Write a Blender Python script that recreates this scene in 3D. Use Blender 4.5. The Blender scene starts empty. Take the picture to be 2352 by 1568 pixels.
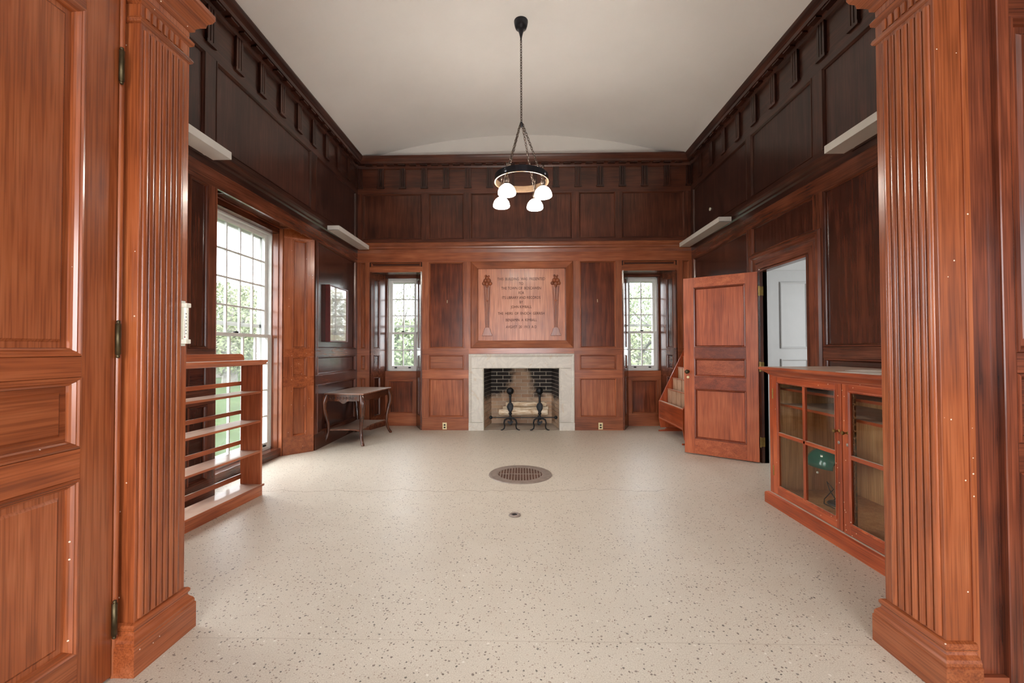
import bpy, bmesh, math, random
from mathutils import Vector, Matrix
random.seed(7)
PI = math.pi
scn = bpy.context.scene
COL = scn.collection

# ------------------------------------------------------------------ camera
F_PX, CX, CY = 975.0, 1176.0, 784.0
yv = Vector(((1197.0 - CX) / F_PX, -(801.0 - CY) / F_PX, -1.0)).normalized()
zv = Vector((-math.tan(math.radians(0.2)), 1.0, 0.0)); zv = (zv - yv * zv.dot(yv)).normalized()
xv = yv.cross(zv)
cam_d = bpy.data.cameras.new('camera'); cam = bpy.data.objects.new('camera', cam_d); COL.objects.link(cam)
cam_d.sensor_width = 36.0; cam_d.lens = F_PX / 2352.0 * 36.0; cam_d.clip_start = 0.05; cam_d.clip_end = 300
cam.matrix_world = Matrix(((xv.x, xv.y, xv.z, 0.0), (yv.x, yv.y, yv.z, 0.0), (zv.x, zv.y, zv.z, 1.27), (0, 0, 0, 1)))
scn.camera = cam

# ------------------------------------------------------------------ light and exposure
SKY = 13.0
world = bpy.data.worlds.new('world'); scn.world = world; world.use_nodes = True
wn = world.node_tree.nodes; wl = world.node_tree.links
bg = wn['Background']; bg.inputs[0].default_value = (0.93, 0.965, 1.0, 1); bg.inputs[1].default_value = SKY
vs = scn.view_settings
vs.view_transform = 'Standard'; vs.look = 'None'; vs.gamma = 1.0; vs.use_curve_mapping = False
vs.exposure = 0.10
scn.cycles.use_denoising = True
scn.cycles.max_bounces = 6; scn.cycles.diffuse_bounces = 4; scn.cycles.glossy_bounces = 2
scn.cycles.use_adaptive_sampling = True; scn.cycles.adaptive_threshold = 0.03
scn.cycles.transparent_max_bounces = 16; scn.cycles.transmission_bounces = 6
scn.cycles.sample_clamp_indirect = 6.0
scn.cycles.caustics_reflective = False; scn.cycles.caustics_refractive = False

def lamp(name, kind, loc, direction, energy, color, **kw):
    d = bpy.data.lights.new(name, kind); d.energy = energy; d.color = color
    for k, v in kw.items(): setattr(d, k, v)
    o = bpy.data.objects.new(name, d); COL.objects.link(o); o.location = loc
    o.rotation_euler = Vector(direction).to_track_quat('-Z', 'Y').to_euler()
    return o
# hazy sun, high and behind the house: it only reaches the grounds outside
lamp('hazy_sun', 'SUN', (0, 0, 20), (-0.42, 0.30, -0.86), 1.5, (1.0, 0.96, 0.9), angle=math.radians(12))
# daylight of the window behind the camera; the two side lamps are added fill
lamp('rear_window_daylight', 'AREA', (0.0, -4.12, 1.75), (0, 1, 0.0), 110, (0.95, 0.975, 1.0), shape='RECTANGLE', size=2.6, size_y=2.2)
lamp('rear_side_fill', 'AREA', (-3.32, -2.9, 1.75), (1, 0, 0), 60, (0.95, 0.975, 1.0), shape='RECTANGLE', size=1.3, size_y=2.2)
lamp('rear_side_fill.001', 'AREA', (3.32, -2.9, 1.75), (-1, 0, 0), 150, (0.95, 0.975, 1.0), shape='RECTANGLE', size=1.3, size_y=2.2)
# added lamp that brightens the white hall behind the open door
lamp('hall_fill', 'AREA', (4.55, 4.6, 1.5), (-1, 0.15, 0), 20, (0.95, 0.975, 1.0), shape='RECTANGLE', size=0.9, size_y=1.5)
# sky portals in the window openings, the second tall one in an added window
for nm, loc, dr, sx, sy in (('tall_window_portal', (-3.12, 4.42, 1.38), (1, 0, 0), 1.2, 2.6), ('tall_window_portal.001', (-3.12, 2.58, 1.38), (1, 0, 0), 1.12, 2.6),
                            ('back_window_portal', (-1.98, 7.2, 1.68), (0, -1, 0), 0.5, 1.56),
                            ('back_window_portal.001', (2.0, 7.2, 1.68), (0, -1, 0), 0.5, 1.56)):
    o = lamp(nm, 'AREA', loc, dr, 1, (1, 1, 1), shape='RECTANGLE', size=sx, size_y=sy); o.data.cycles.is_portal = True

# ------------------------------------------------------------------ materials
def srgb(r, g, b):
    f = lambda c: (c / 255) / 12.92 if c / 255 <= 0.04045 else ((c / 255 + 0.055) / 1.055) ** 2.4
    return (f(r), f(g), f(b), 1.0)
class NT:
    def __init__(s, name):
        s.m = bpy.data.materials.new(name); s.m.use_nodes = True
        s.t = s.m.node_tree; s.n = s.t.nodes; s.l = s.t.links
        s.b = s.n['Principled BSDF']; s.out = s.n['Material Output']
    def new(s, typ, **kw):
        nd = s.n.new(typ)
        for k, v in kw.items():
            if k.startswith('i_'): nd.inputs[int(k[2:]) if k[2:].isdigit() else k[2:].replace('_', ' ')].default_value = v
            else: setattr(nd, k, v)
        return nd
    def link(s, a, b): s.l.new(a, b)
    def math(s, op, a, b=None, clamp=False):
        nd = s.n.new('ShaderNodeMath'); nd.operation = op; nd.use_clamp = clamp
        for i, v in enumerate((a, b)):
            if v is None: continue
            if isinstance(v, (int, float)): nd.inputs[i].default_value = v
            else: s.l.new(v, nd.inputs[i])
        return nd.outputs[0]
    def mix(s, fac, a, b, blend='MIX'):
        nd = s.n.new('ShaderNodeMix'); nd.data_type = 'RGBA'; nd.blend_type = blend
        for i, v in ((0, fac), (6, a), (7, b)):
            if isinstance(v, (int, float)): nd.inputs[i].default_value = v
            elif isinstance(v, tuple): nd.inputs[i].default_value = v
            else: s.l.new(v, nd.inputs[i])
        return nd.outputs[2]
    def ramp(s, fac, stops):
        nd = s.n.new('ShaderNodeValToRGB'); e = nd.color_ramp.elements
        while len(e) < len(stops): e.new(0.5)
        for el, (p, c) in zip(e, stops): el.position = p; el.color = c
        s.l.new(fac, nd.inputs[0]); return nd.outputs[0]
    def noise(s, vec, scale, detail=4, rough=0.55, dist=0.0):
        nd = s.new('ShaderNodeTexNoise'); nd.inputs['Scale'].default_value = scale; nd.inputs['Detail'].default_value = detail
        nd.inputs['Roughness'].default_value = rough; nd.inputs['Distortion'].default_value = dist
        if vec is not None: s.l.new(vec, nd.inputs['Vector'])
        return nd.outputs[0]
    def bump(s, h, strength, dist=0.01):
        nd = s.new('ShaderNodeBump'); nd.inputs['Strength'].default_value = strength; nd.inputs['Distance'].default_value = dist
        s.l.new(h, nd.inputs['Height']); s.l.new(nd.outputs[0], s.b.inputs['Normal'])

G = lambda v: (v, v, v, 1)
def wood(name, axis, dark, mid, light, rough=0.3, specks=0.0, dust=0.0, spread=0.35, coat=0.25):
    k = NT(name)
    tc = k.new('ShaderNodeTexCoord'); oi = k.new('ShaderNodeObjectInfo')
    off = k.new('ShaderNodeVectorMath', operation='SCALE'); off.inputs[0].default_value = (17.3, 9.1, 13.7); k.link(oi.outputs['Random'], off.inputs[3])
    add = k.new('ShaderNodeVectorMath', operation='ADD'); k.link(tc.outputs['Object'], add.inputs[0]); k.link(off.outputs[0], add.inputs[1])
    mp = k.new('ShaderNodeMapping'); sc = [1.0, 1.0, 1.0]; sc['XYZ'.index(axis)] = 0.07
    mp.inputs['Scale'].default_value = sc; k.link(add.outputs[0], mp.inputs['Vector'])
    n1 = k.noise(mp.outputs[0], 22, 3, 0.6, 0.35)
    mq = k.new('ShaderNodeMapping'); sq = [1.0, 1.0, 1.0]; sq['XYZ'.index(axis)] = 0.022
    mq.inputs['Scale'].default_value = sq; k.link(add.outputs[0], mq.inputs['Vector'])
    n2 = k.noise(mq.outputs[0], 150, 1, 0.6, 0.0)
    n3 = k.noise(add.outputs[0], 2.3, 2, 0.6, 0.0)
    f = k.math('ADD', k.math('ADD', k.math('MULTIPLY', n1, 0.48), k.math('MULTIPLY', n3, 0.36)), k.math('MULTIPLY', n2, 0.16))
    col = k.ramp(f, [(0.5 - spread / 2.2, dark), (0.5, mid), (0.5 + spread / 2.2, light)])
    pores = k.ramp(n2, [(0.36, G(0.62)), (0.52, G(1.0))])
    col = k.mix(0.5, col, pores, 'MULTIPLY')
    val = k.math('ADD', k.math('MULTIPLY', oi.outputs['Random'], 0.34), 0.83)
    hs = k.new('ShaderNodeHueSaturation'); k.link(val, hs.inputs['Value']); k.link(col, hs.inputs['Color']); col = hs.outputs[0]
    rv = k.new('ShaderNodeValue'); rv.outputs[0].default_value = rough; rg = rv.outputs[0]
    if specks:
        vo = k.new('ShaderNodeTexVoronoi'); vo.inputs['Scale'].default_value = 42; k.link(tc.outputs['Object'], vo.inputs['Vector'])
        sp = k.new('ShaderNodeSeparateColor'); k.link(vo.outputs['Color'], sp.inputs[0])
        big = k.noise(tc.outputs['Object'], 1.6, 3)
        keep = k.math('GREATER_THAN', sp.outputs[0], k.math('SUBTRACT', 1.06 - specks, k.math('MULTIPLY', big, 0.12)))
        near = k.math('LESS_THAN', vo.outputs['Distance'], 0.13)
        m = k.math('MULTIPLY', keep, near)
        col = k.mix(m, col, srgb(226, 200, 172)); rg = k.math('ADD', rg, k.math('MULTIPLY', m, 0.4))
    if dust:
        ge = k.new('ShaderNodeNewGeometry'); sx = k.new('ShaderNodeSeparateXYZ'); k.link(ge.outputs['Normal'], sx.inputs[0])
        up = k.math('GREATER_THAN', sx.outputs[2], 0.9)
        dn = k.noise(tc.outputs['Object'], 7, 4)
        dm = k.math('MULTIPLY', up, k.math('MULTIPLY', k.math('ADD', dn, 0.45, True), dust))
        col = k.mix(dm, col, srgb(206, 190, 172)); rg = k.math('ADD', rg, k.math('MULTIPLY', dm, 0.5))
    k.link(col, k.b.inputs['Base Color']); k.link(rg, k.b.inputs['Roughness'])
    k.b.inputs['Coat Weight'].default_value = coat; k.b.inputs['Coat Roughness'].default_value = 0.12
    return k.m
def woodset(name, *a, **kw): return {ax: wood(name + '_' + ax.lower() + '_grain', ax, *a, **kw) for ax in 'XYZ'}
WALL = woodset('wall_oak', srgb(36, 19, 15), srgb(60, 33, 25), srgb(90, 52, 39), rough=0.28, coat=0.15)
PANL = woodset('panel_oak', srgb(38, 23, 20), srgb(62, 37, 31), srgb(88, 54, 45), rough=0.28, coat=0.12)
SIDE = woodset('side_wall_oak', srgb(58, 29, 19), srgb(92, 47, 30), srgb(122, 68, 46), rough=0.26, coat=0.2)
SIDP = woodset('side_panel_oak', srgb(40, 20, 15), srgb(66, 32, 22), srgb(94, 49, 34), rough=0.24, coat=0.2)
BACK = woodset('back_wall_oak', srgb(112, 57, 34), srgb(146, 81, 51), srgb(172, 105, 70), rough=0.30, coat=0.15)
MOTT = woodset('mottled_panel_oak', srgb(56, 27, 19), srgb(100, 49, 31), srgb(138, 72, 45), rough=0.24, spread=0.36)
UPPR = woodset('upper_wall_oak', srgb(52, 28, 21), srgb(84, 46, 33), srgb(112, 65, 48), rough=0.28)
NEAR = woodset('near_oak', srgb(118, 58, 30), srgb(148, 77, 41), srgb(168, 96, 57), rough=0.26, specks=0.06)
DOOR = woodset('door_oak', srgb(128, 55, 28), srgb(164, 80, 44), srgb(188, 102, 62), rough=0.34)
DRAIL = woodset('door_rail_oak', srgb(92, 38, 22), srgb(122, 54, 31), srgb(148, 74, 44), rough=0.34)
CAB = woodset('cabinet_oak', srgb(118, 44, 16), srgb(160, 68, 30), srgb(192, 98, 54), rough=0.36, specks=0.03, dust=0.85)
BOOK = woodset('bookcase_oak', srgb(134, 62, 33), srgb(172, 92, 54), srgb(198, 120, 80), rough=0.4, dust=0.7)
INSIDE = wood('cabinet_inside_wood', 'Z', srgb(168, 112, 68), srgb(196, 142, 92), srgb(212, 164, 116), rough=0.5, coat=0)
TABLEW = wood('table_dark_wood', 'Z', srgb(40, 20, 13), srgb(74, 38, 22), srgb(118, 62, 34), rough=0.26, coat=0.25)
TABLET = wood('table_top_wood', 'X', srgb(84, 50, 38), srgb(120, 78, 60), srgb(150, 108, 88), rough=0.25, dust=0.4)

def simple(name, col, rough=0.5, metal=0.0, var=0.0, vscale=8, bump=0.0, bscale=60, spec=0.5):
    k = NT(name); k.b.inputs['Roughness'].default_value = rough; k.b.inputs['Metallic'].default_value = metal
    k.b.inputs['Specular IOR Level'].default_value = spec
    tc = k.new('ShaderNodeTexCoord')
    n = k.noise(tc.outputs['Object'], vscale, 4)
    d = tuple(c * (1 - var) for c in col[:3]) + (1,); u = tuple(min(1, c * (1 + var)) for c in col[:3]) + (1,)
    k.link(k.ramp(n, [(0.3, d), (0.7, u)]), k.b.inputs['Base Color'])
    if bump:
        k.bump(k.noise(tc.outputs['Object'], bscale, 4), bump, 0.004)
    return k.m
M_PLASTER = simple('ceiling_plaster', srgb(240, 239, 238), 0.85, var=0.03, vscale=1.2, bump=0.05, bscale=30)
M_LUNETTE = simple('lunette_plaster', srgb(240, 239, 237), 0.85, var=0.02, vscale=1.5)
M_HALL = simple('hall_white_paint', srgb(214, 214, 212), 0.55, var=0.02)
M_SASH = simple('sash_white_paint', srgb(214, 214, 210), 0.45, var=0.04, vscale=20)
M_TROUGH = simple('white_enamel_metal', srgb(216, 214, 208), 0.4, var=0.04, vscale=6)
M_IRON = simple('black_iron', srgb(34, 34, 36), 0.38, metal=0.7, var=0.35, vscale=30, bump=0.15, bscale=90)
M_BRONZE = simple('dark_bronze', srgb(58, 60, 66), 0.34, metal=0.8, var=0.25, vscale=14)
M_RINGIN = simple('ring_inside_metal', srgb(118, 96, 76), 0.4, metal=0.6, var=0.15, vscale=14)
M_CHAIN = simple('aged_chain_metal', srgb(96, 84, 76), 0.35, metal=0.85, var=0.3, vscale=40)
M_BRASS = simple('aged_brass', srgb(150, 124, 72), 0.33, metal=0.9, var=0.25, vscale=30)
M_HINGE = simple('dark_hinge_brass', srgb(84, 72, 50), 0.42, metal=0.8, var=0.35, vscale=30)
M_CREAM = simple('cream_enamel', srgb(222, 206, 160), 0.35, var=0.06, vscale=30)
M_DARK = simple('dark_void', srgb(22, 18, 16), 0.8, var=0.2)
M_LETTER = simple('carved_letter_shade', srgb(38, 18, 12), 0.9, spec=0.05, var=0.2, vscale=40)
M_GRATE = simple('worn_grate_metal', srgb(146, 132, 122), 0.45, metal=0.35, var=0.18, vscale=18, bump=0.2, bscale=70)
M_RUST = simple('rusty_grate_pit', srgb(92, 62, 48), 0.8, var=0.35, vscale=9)
M_GREEN = simple('green_glass_shade', srgb(18, 92, 78), 0.12, var=0.15, vscale=6)
M_WHITEP = simple('white_plastic', srgb(226, 222, 206), 0.4, var=0.04, vscale=30)
M_PAPER = simple('paper_sheet', srgb(226, 220, 210), 0.8, var=0.05, vscale=10)
M_REDF = simple('dark_red_frame', srgb(92, 32, 26), 0.3, var=0.2, vscale=20)
M_TAN = simple('tan_board', srgb(186, 146, 116), 0.6, var=0.12, vscale=9)
M_LAWN = simple('lawn_grass', srgb(50, 60, 36), 0.9, spec=0.0, var=0.2, vscale=0.6)
M_TRUNK = simple('tree_bark', srgb(96, 92, 82), 0.9, var=0.3, vscale=6)
M_LEAF = [simple('spring_leaf_pale', srgb(100, 107, 74), 0.7, var=0.15, vscale=0.7),
          simple('spring_leaf_fresh', srgb(86, 99, 62), 0.7, var=0.15, vscale=0.7),
          simple('spring_leaf_grey', srgb(95, 100, 84), 0.7, var=0.15, vscale=0.7)]
M_RED = simple('thermometer_red', srgb(120, 40, 40), 0.4)

def glass(name, tint=(1, 1, 1, 1), haze=0.05):
    k = NT(name); k.n.remove(k.b)
    tr = k.new('ShaderNodeBsdfTransparent'); tr.inputs[0].default_value = tint
    gl = k.new('ShaderNodeBsdfGlossy'); gl.inputs['Roughness'].default_value = 0.03
    df = k.new('ShaderNodeBsdfTranslucent'); df.inputs[0].default_value = (0.9, 0.93, 0.93, 1)
    tc = k.new('ShaderNodeTexCoord'); nz = k.noise(tc.outputs['Object'], 5, 3)
    lw = k.new('ShaderNodeLayerWeight'); lw.inputs[0].default_value = 0.5
    frs = k.math('ADD', k.math('MULTIPLY', k.math('POWER', lw.outputs['Facing'], 5.0), 0.9), 0.035)
    m1 = k.new('ShaderNodeMixShader'); m2 = k.new('ShaderNodeMixShader')
    k.link(k.math('MULTIPLY', nz, haze * 2), m1.inputs[0]); k.link(tr.outputs[0], m1.inputs[1]); k.link(df.outputs[0], m1.inputs[2])
    k.link(frs, m2.inputs[0]); k.link(m1.outputs[0], m2.inputs[1]); k.link(gl.outputs[0], m2.inputs[2])
    k.link(m2.outputs[0], k.out.inputs[0]); return k.m
M_GLASS = glass('window_glass', (0.96, 0.97, 0.97, 1), 0.02)
M_CGLASS = glass('cabinet_glass', (0.93, 0.94, 0.92, 1), 0.01)
M_PGLASS = glass('picture_glass', (0.99, 0.99, 0.99, 1), 0.0)

def shade_mat():
    k = NT('lit_opal_glass')
    k.b.inputs['Base Color'].default_value = (0.9, 0.88, 0.82, 1); k.b.inputs['Roughness'].default_value = 0.25
    tc = k.new('ShaderNodeTexCoord'); sx = k.new('ShaderNodeSeparateXYZ'); k.link(tc.outputs['Object'], sx.inputs[0])
    k.link(k.ramp(k.noise(tc.outputs['Object'], 3, 2), [(0.3, (1.0, 0.91, 0.79, 1)), (0.7, (1.0, 0.93, 0.83, 1))]), k.b.inputs['Emission Color'])
    k.b.inputs['Emission Strength'].default_value = 80.0
    return k.m
M_SHADE = shade_mat()

def terrazzo():
    k = NT('terrazzo'); tc = k.new('ShaderNodeTexCoord'); P = tc.outputs['Object']
    wa = k.new('ShaderNodeTexNoise'); wa.inputs['Scale'].default_value = 26; wa.inputs['Detail'].default_value = 2; k.link(P, wa.inputs['Vector'])
    wv = k.new('ShaderNodeVectorMath', operation='SCALE'); wv.inputs[3].default_value = 0.018; k.link(wa.outputs[1], wv.inputs[0])
    ad = k.new('ShaderNodeVectorMath', operation='ADD'); k.link(P, ad.inputs[0]); k.link(wv.outputs[0], ad.inputs[1])
    big = k.noise(P, 0.7, 4); mid = k.noise(P, 5, 4); fine = k.noise(P, 210, 2, 0.7)
    base = k.ramp(big, [(0.3, srgb(196, 184, 166)), (0.7, srgb(210, 200, 184))])
    base = k.mix(0.5, base, k.ramp(mid, [(0.3, srgb(186, 172, 154)), (0.75, srgb(216, 206, 190))]))
    base = k.mix(0.55, base, k.ramp(fine, [(0.3, srgb(168, 154, 138)), (0.55, srgb(206, 196, 180)), (0.75, srgb(232, 226, 214))]))
    def chips(scale, keep, size, col, b):
        vo = k.new('ShaderNodeTexVoronoi'); vo.inputs['Scale'].default_value = scale; k.link(ad.outputs[0], vo.inputs['Vector'])
        sp = k.new('ShaderNodeSeparateColor'); k.link(vo.outputs['Color'], sp.inputs[0])
        kk = k.math('GREATER_THAN', sp.outputs[0], 1 - keep)
        sz = k.math('MULTIPLY', k.math('ADD', k.math('MULTIPLY', sp.outputs[1], 0.9), 0.25), size)
        inn = k.math('LESS_THAN', vo.outputs['Distance'], sz)
        return k.mix(k.math('MULTIPLY', k.math('MULTIPLY', kk, inn), k.math('ADD', k.math('MULTIPLY', sp.outputs[2], 0.5), 0.5)), b, col)
    base = chips(95, 0.30, 0.36, srgb(158, 138, 122), base)
    base = chips(70, 0.20, 0.34, srgb(112, 96, 86), base)
    base = chips(48, 0.38, 0.23, srgb(46, 40, 38), base)
    base = chips(44, 0.10, 0.24, srgb(226, 220, 208), base)
    # hairline cracks
    sx = k.new('ShaderNodeSeparateXYZ'); k.link(P, sx.inputs[0])
    mx = k.new('ShaderNodeMapping'); mx.inputs['Scale'].default_value = (1, 0, 0); k.link(P, mx.inputs['Vector'])
    wob = k.math('MULTIPLY', k.math('SUBTRACT', k.noise(mx.outputs[0], 2.2, 6, 0.65), 0.5), 0.42)
    yc = k.math('ADD', k.math('ADD', 3.83, wob), k.math('MULTIPLY', sx.outputs[0], 0.02))
    line = k.math('LESS_THAN', k.math('ABSOLUTE', k.math('SUBTRACT', sx.outputs[1], yc)), 0.0045)
    line = k.math('MULTIPLY', line, k.math('LESS_THAN', sx.outputs[0], 1.3))
    base = k.mix(k.math('MULTIPLY', line, 0.75), base, srgb(140, 122, 104))
    y2 = k.math('ADD', 1.868, k.math('MULTIPLY', wob, 0.03))
    seam = k.math('LESS_THAN', k.math('ABSOLUTE', k.math('SUBTRACT', sx.outputs[1], y2)), 0.003)
    base = k.mix(k.math('MULTIPLY', seam, 0.4), base, srgb(170, 156, 138))
    k.link(base, k.b.inputs['Base Color'])
    k.link(k.math('ADD', k.math('MULTIPLY', mid, 0.3), 0.3), k.b.inputs['Roughness'])
    k.b.inputs['Specular IOR Level'].default_value = 0.4
    k.bump(fine, 0.05, 0.002); return k.m
M_FLOOR = terrazzo()

def marble():
    k = NT('veined_marble'); tc = k.new('ShaderNodeTexCoord'); P = tc.outputs['Object']
    n = k.noise(P, 3.2, 8, 0.6, 2.6); v = k.math('ABSOLUTE', k.math('SUBTRACT', n, 0.5))
    base = k.ramp(v, [(0.0, srgb(192, 185, 174)), (0.09, srgb(202, 195, 183)), (0.25, srgb(207, 200, 187))])
    st = k.noise(P, 6, 5, 0.6, 1.0)
    base = k.mix(k.math('MULTIPLY', k.math('GREATER_THAN', st, 0.6), 0.35), base, srgb(186, 160, 128))
    k.link(base, k.b.inputs['Base Color']); k.b.inputs['Roughness'].default_value = 0.42
    return k.m
M_MARBLE = marble()

def brick_mat(name, stained=True):
    # sooted fire brick: black soot left and right of a pale swept column, tan below (stains on the brick itself)
    k = NT(name); ge = k.new('ShaderNodeNewGeometry'); oi = k.new('ShaderNodeObjectInfo')
    sx = k.new('ShaderNodeSeparateXYZ'); k.link(ge.outputs['Position'], sx.inputs[0])
    nz = k.noise(ge.outputs['Position'], 5, 5, 0.65, 0.6); n2 = k.noise(ge.outputs['Position'], 40, 4)
    base = k.ramp(k.math('ADD', k.math('MULTIPLY', oi.outputs['Random'], 0.7), k.math('MULTIPLY', n2, 0.3)),
                  [(0.15, srgb(168, 132, 104)), (0.5, srgb(190, 160, 132)), (0.9, srgb(176, 150, 128))])
    ax = k.math('ABSOLUTE', k.math('SUBTRACT', sx.outputs[0], -0.02))
    w = k.math('ADD', 0.06, k.math('MULTIPLY', k.math('SUBTRACT', 0.95, sx.outputs[2]), 0.22))
    side = k.math('SUBTRACT', k.math('ADD', ax, k.math('MULTIPLY', k.math('SUBTRACT', nz, 0.5), 0.35)), w)
    side = k.math('MULTIPLY', side, 9, True)
    low = k.math('MULTIPLY', k.math('SUBTRACT', k.math('ADD', sx.outputs[2], k.math('MULTIPLY', k.math('SUBTRACT', nz, 0.5), 0.3)), 0.42), 9, True)
    soot = k.math('MULTIPLY', k.math('MULTIPLY', side, low), 0.97)
    edge = k.math('MULTIPLY', k.math('SUBTRACT', ax, 0.515), 12, True)    # splayed cheeks stay browner toward the room
    col = k.mix(soot, base, srgb(30, 26, 25)); k.link(col, k.b.inputs['Base Color'])
    k.b.inputs['Roughness'].default_value = 0.85; k.bump(n2, 0.3, 0.004)
    return k.m
M_BRICK = brick_mat('sooted_fire_brick')
M_MORTAR = simple('pale_mortar', srgb(206, 190, 170), 0.9, var=0.12, vscale=12)
M_HEARTH = simple('hearth_stone', srgb(176, 162, 146), 0.7, var=0.15, vscale=6)
def birch():
    k = NT('birch_bark'); tc = k.new('ShaderNodeTexCoord'); mp = k.new('ShaderNodeMapping'); mp.inputs['Scale'].default_value = (1, 6, 6)
    k.link(tc.outputs['Object'], mp.inputs['Vector']); n = k.noise(mp.outputs[0], 5, 6, 0.7, 1.0)
    k.link(k.ramp(n, [(0.32, srgb(96, 66, 44)), (0.42, srgb(190, 160, 124)), (0.6, srgb(232, 218, 196))]), k.b.inputs['Base Color'])
    k.b.inputs['Roughness'].default_value = 0.8; k.bump(n, 0.3, 0.01); return k.m
M_BIRCH = birch()
def print_mat():
    k = NT('faded_print'); tc = k.new('ShaderNodeTexCoord'); n = k.noise(tc.outputs['Object'], 4, 6, 0.65, 0.8)
    k.link(k.ramp(n, [(0.35, srgb(176, 180, 180)), (0.5, srgb(206, 208, 204)), (0.65, srgb(226, 224, 216))]), k.b.inputs['Base Color'])
    k.b.inputs['Roughness'].default_value = 0.6; return k.m
M_PRINT = print_mat()
M_MAT = simple('print_mat_board', srgb(226, 220, 202), 0.7, var=0.03)

# ------------------------------------------------------------------ mesh tools
class Fr:
    """a wall plane: (s along, z up, d out of the wall)"""
    def __init__(s, o, sd, nd): s.o = Vector((o[0], o[1], 0)); s.s = Vector((sd[0], sd[1], 0)).normalized(); s.n = Vector((nd[0], nd[1], 0)).normalized()
    def __call__(s, a, z, d): p = s.o + s.s * a + s.n * d; return (p.x, p.y, z)
class MB:
    def __init__(s): s.v = []; s.f = []; s.smooth = []
    def add(s, vs, fs, smooth=False):
        b = len(s.v); s.v += [tuple(v) for v in vs]; s.f += [tuple(b + i for i in f) for f in fs]; s.smooth += [smooth] * len(fs); return s
    def hexa(s, p): return s.add(p, [(0, 3, 2, 1), (4, 5, 6, 7), (0, 1, 5, 4), (1, 2, 6, 5), (2, 3, 7, 6), (3, 0, 4, 7)])
    def box(s, x0, x1, y0, y1, z0, z1):
        return s.hexa([(x0, y0, z0), (x1, y0, z0), (x1, y1, z0), (x0, y1, z0), (x0, y0, z1), (x1, y0, z1), (x1, y1, z1), (x0, y1, z1)])
    def fbox(s, P, a0, a1, z0, z1, d0, d1):
        return s.hexa([P(a0, z0, d0), P(a1, z0, d0), P(a1, z0, d1), P(a0, z0, d1), P(a0, z1, d0), P(a1, z1, d0), P(a1, z1, d1), P(a0, z1, d1)])
    def loops(s, loops, closed_u=True, closed_v=False, caps=False, smooth=False):
        n = len(loops[0]); b = len(s.v)
        for lp in loops: s.v += [tuple(p) for p in lp]
        m = len(loops)
        for i in range(m if closed_v else m - 1):
            for j in range(n if closed_u else n - 1):
                a, c = i * n, ((i + 1) % m) * n; j2 = (j + 1) % n
                s.f.append((b + a + j, b + a + j2, b + c + j2, b + c + j)); s.smooth.append(smooth)
        if caps and smooth:      # caps get their own vertices so that the side shading stays clean
            c0 = len(s.v); s.v += [tuple(p) for p in loops[0]]; c1 = len(s.v); s.v += [tuple(p) for p in loops[-1]]
            s.f.append(tuple(c0 + j for j in reversed(range(n)))); s.f.append(tuple(c1 + j for j in range(n))); s.smooth += [False, False]
        elif caps:
            s.f.append(tuple(b + j for j in reversed(range(n)))); s.f.append(tuple(b + (m - 1) * n + j for j in range(n))); s.smooth += [False, False]
        return s
    def frame(s, P, a0, a1, z0, z1, prof):
        """mitred moulding round a rectangle, profile (inset, d)"""
        return s.loops([[P(a0 + i, z0 + i, d), P(a1 - i, z0 + i, d), P(a1 - i, z1 - i, d), P(a0 + i, z1 - i, d)] for i, d in prof], closed_v=True)
    def run(s, P, a0, a1, prof, m0=0.0, m1=0.0):
        """a straight moulding along s, profile (d, z); m0/m1 mitre the ends by d"""
        return s.loops([[P(a0 + m0 * d, z, d) for d, z in prof], [P(a1 - m1 * d, z, d) for d, z in prof]], caps=True)
    def lathe(s, prof, c, seg=24, smooth=True, half=None):
        lps = []
        for r, z in prof: lps.append([(c[0] + r * math.cos(2 * PI * j / seg), c[1] + r * math.sin(2 * PI * j / seg), c[2] + z) for j in range(seg)])
        return s.loops(lps, caps=True, smooth=smooth)
    def tube(s, pts, rad, seg=8, closed=False, smooth=True, flat=1.0):
        pts = [Vector(p) for p in pts]; n = len(pts); lps = []; nv = None
        for i, p in enumerate(pts):
            t = (pts[(i + 1) % n] - pts[i - 1]) if closed or 0 < i < n - 1 else (pts[1] - pts[0] if i == 0 else pts[-1] - pts[-2])
            t.normalize()
            if nv is None: nv = t.orthogonal().normalized()
            nv = (nv - t * nv.dot(t)).normalized(); bv = t.cross(nv)
            r = rad[i] if isinstance(rad, (list, tuple)) else rad
            lps.append([p + nv * (r * math.cos(2 * PI * j / seg)) + bv * (r * flat * math.sin(2 * PI * j / seg)) for j in range(seg)])
        return s.loops(lps, closed_v=closed, caps=not closed, smooth=smooth)
    def prism(s, poly, fn, d0, d1, smooth=False):
        """poly [(a, b)] swept from d0 to d1, fn(a, b, d) -> point"""
        return s.loops([[fn(a, b, d0) for a, b in poly], [fn(a, b, d1) for a, b in poly]], caps=True, smooth=smooth)
    def sphere(s, c, r, seg=16, rings=10):
        return s.lathe([(max(1e-4, r * math.sin(PI * i / rings)), -r * math.cos(PI * i / rings)) for i in range(rings + 1)], c, seg)
def build(name, mb, mat, parent=None, bevel=0.0, label=None, cat=None, group=None, kind=None, loc=None, rz=None):
    me = bpy.data.meshes.new(name); me.from_pydata(mb.v, [], mb.f)
    bm = bmesh.new(); bm.from_mesh(me)
    for f, sm in zip(bm.faces, mb.smooth): f.smooth = sm
    bmesh.ops.recalc_face_normals(bm, faces=bm.faces[:])
    if bevel:
        es = [e for e in bm.edges if len(e.link_faces) == 2 and e.calc_face_angle(0) > 0.6]
        bmesh.ops.bevel(bm, geom=es, offset=bevel, segments=2, affect='EDGES', profile=0.6, clamp_overlap=True)
    bm.to_mesh(me); bm.free()
    return link(name, me, mat, parent, label, cat, group, kind, loc, rz)
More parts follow.
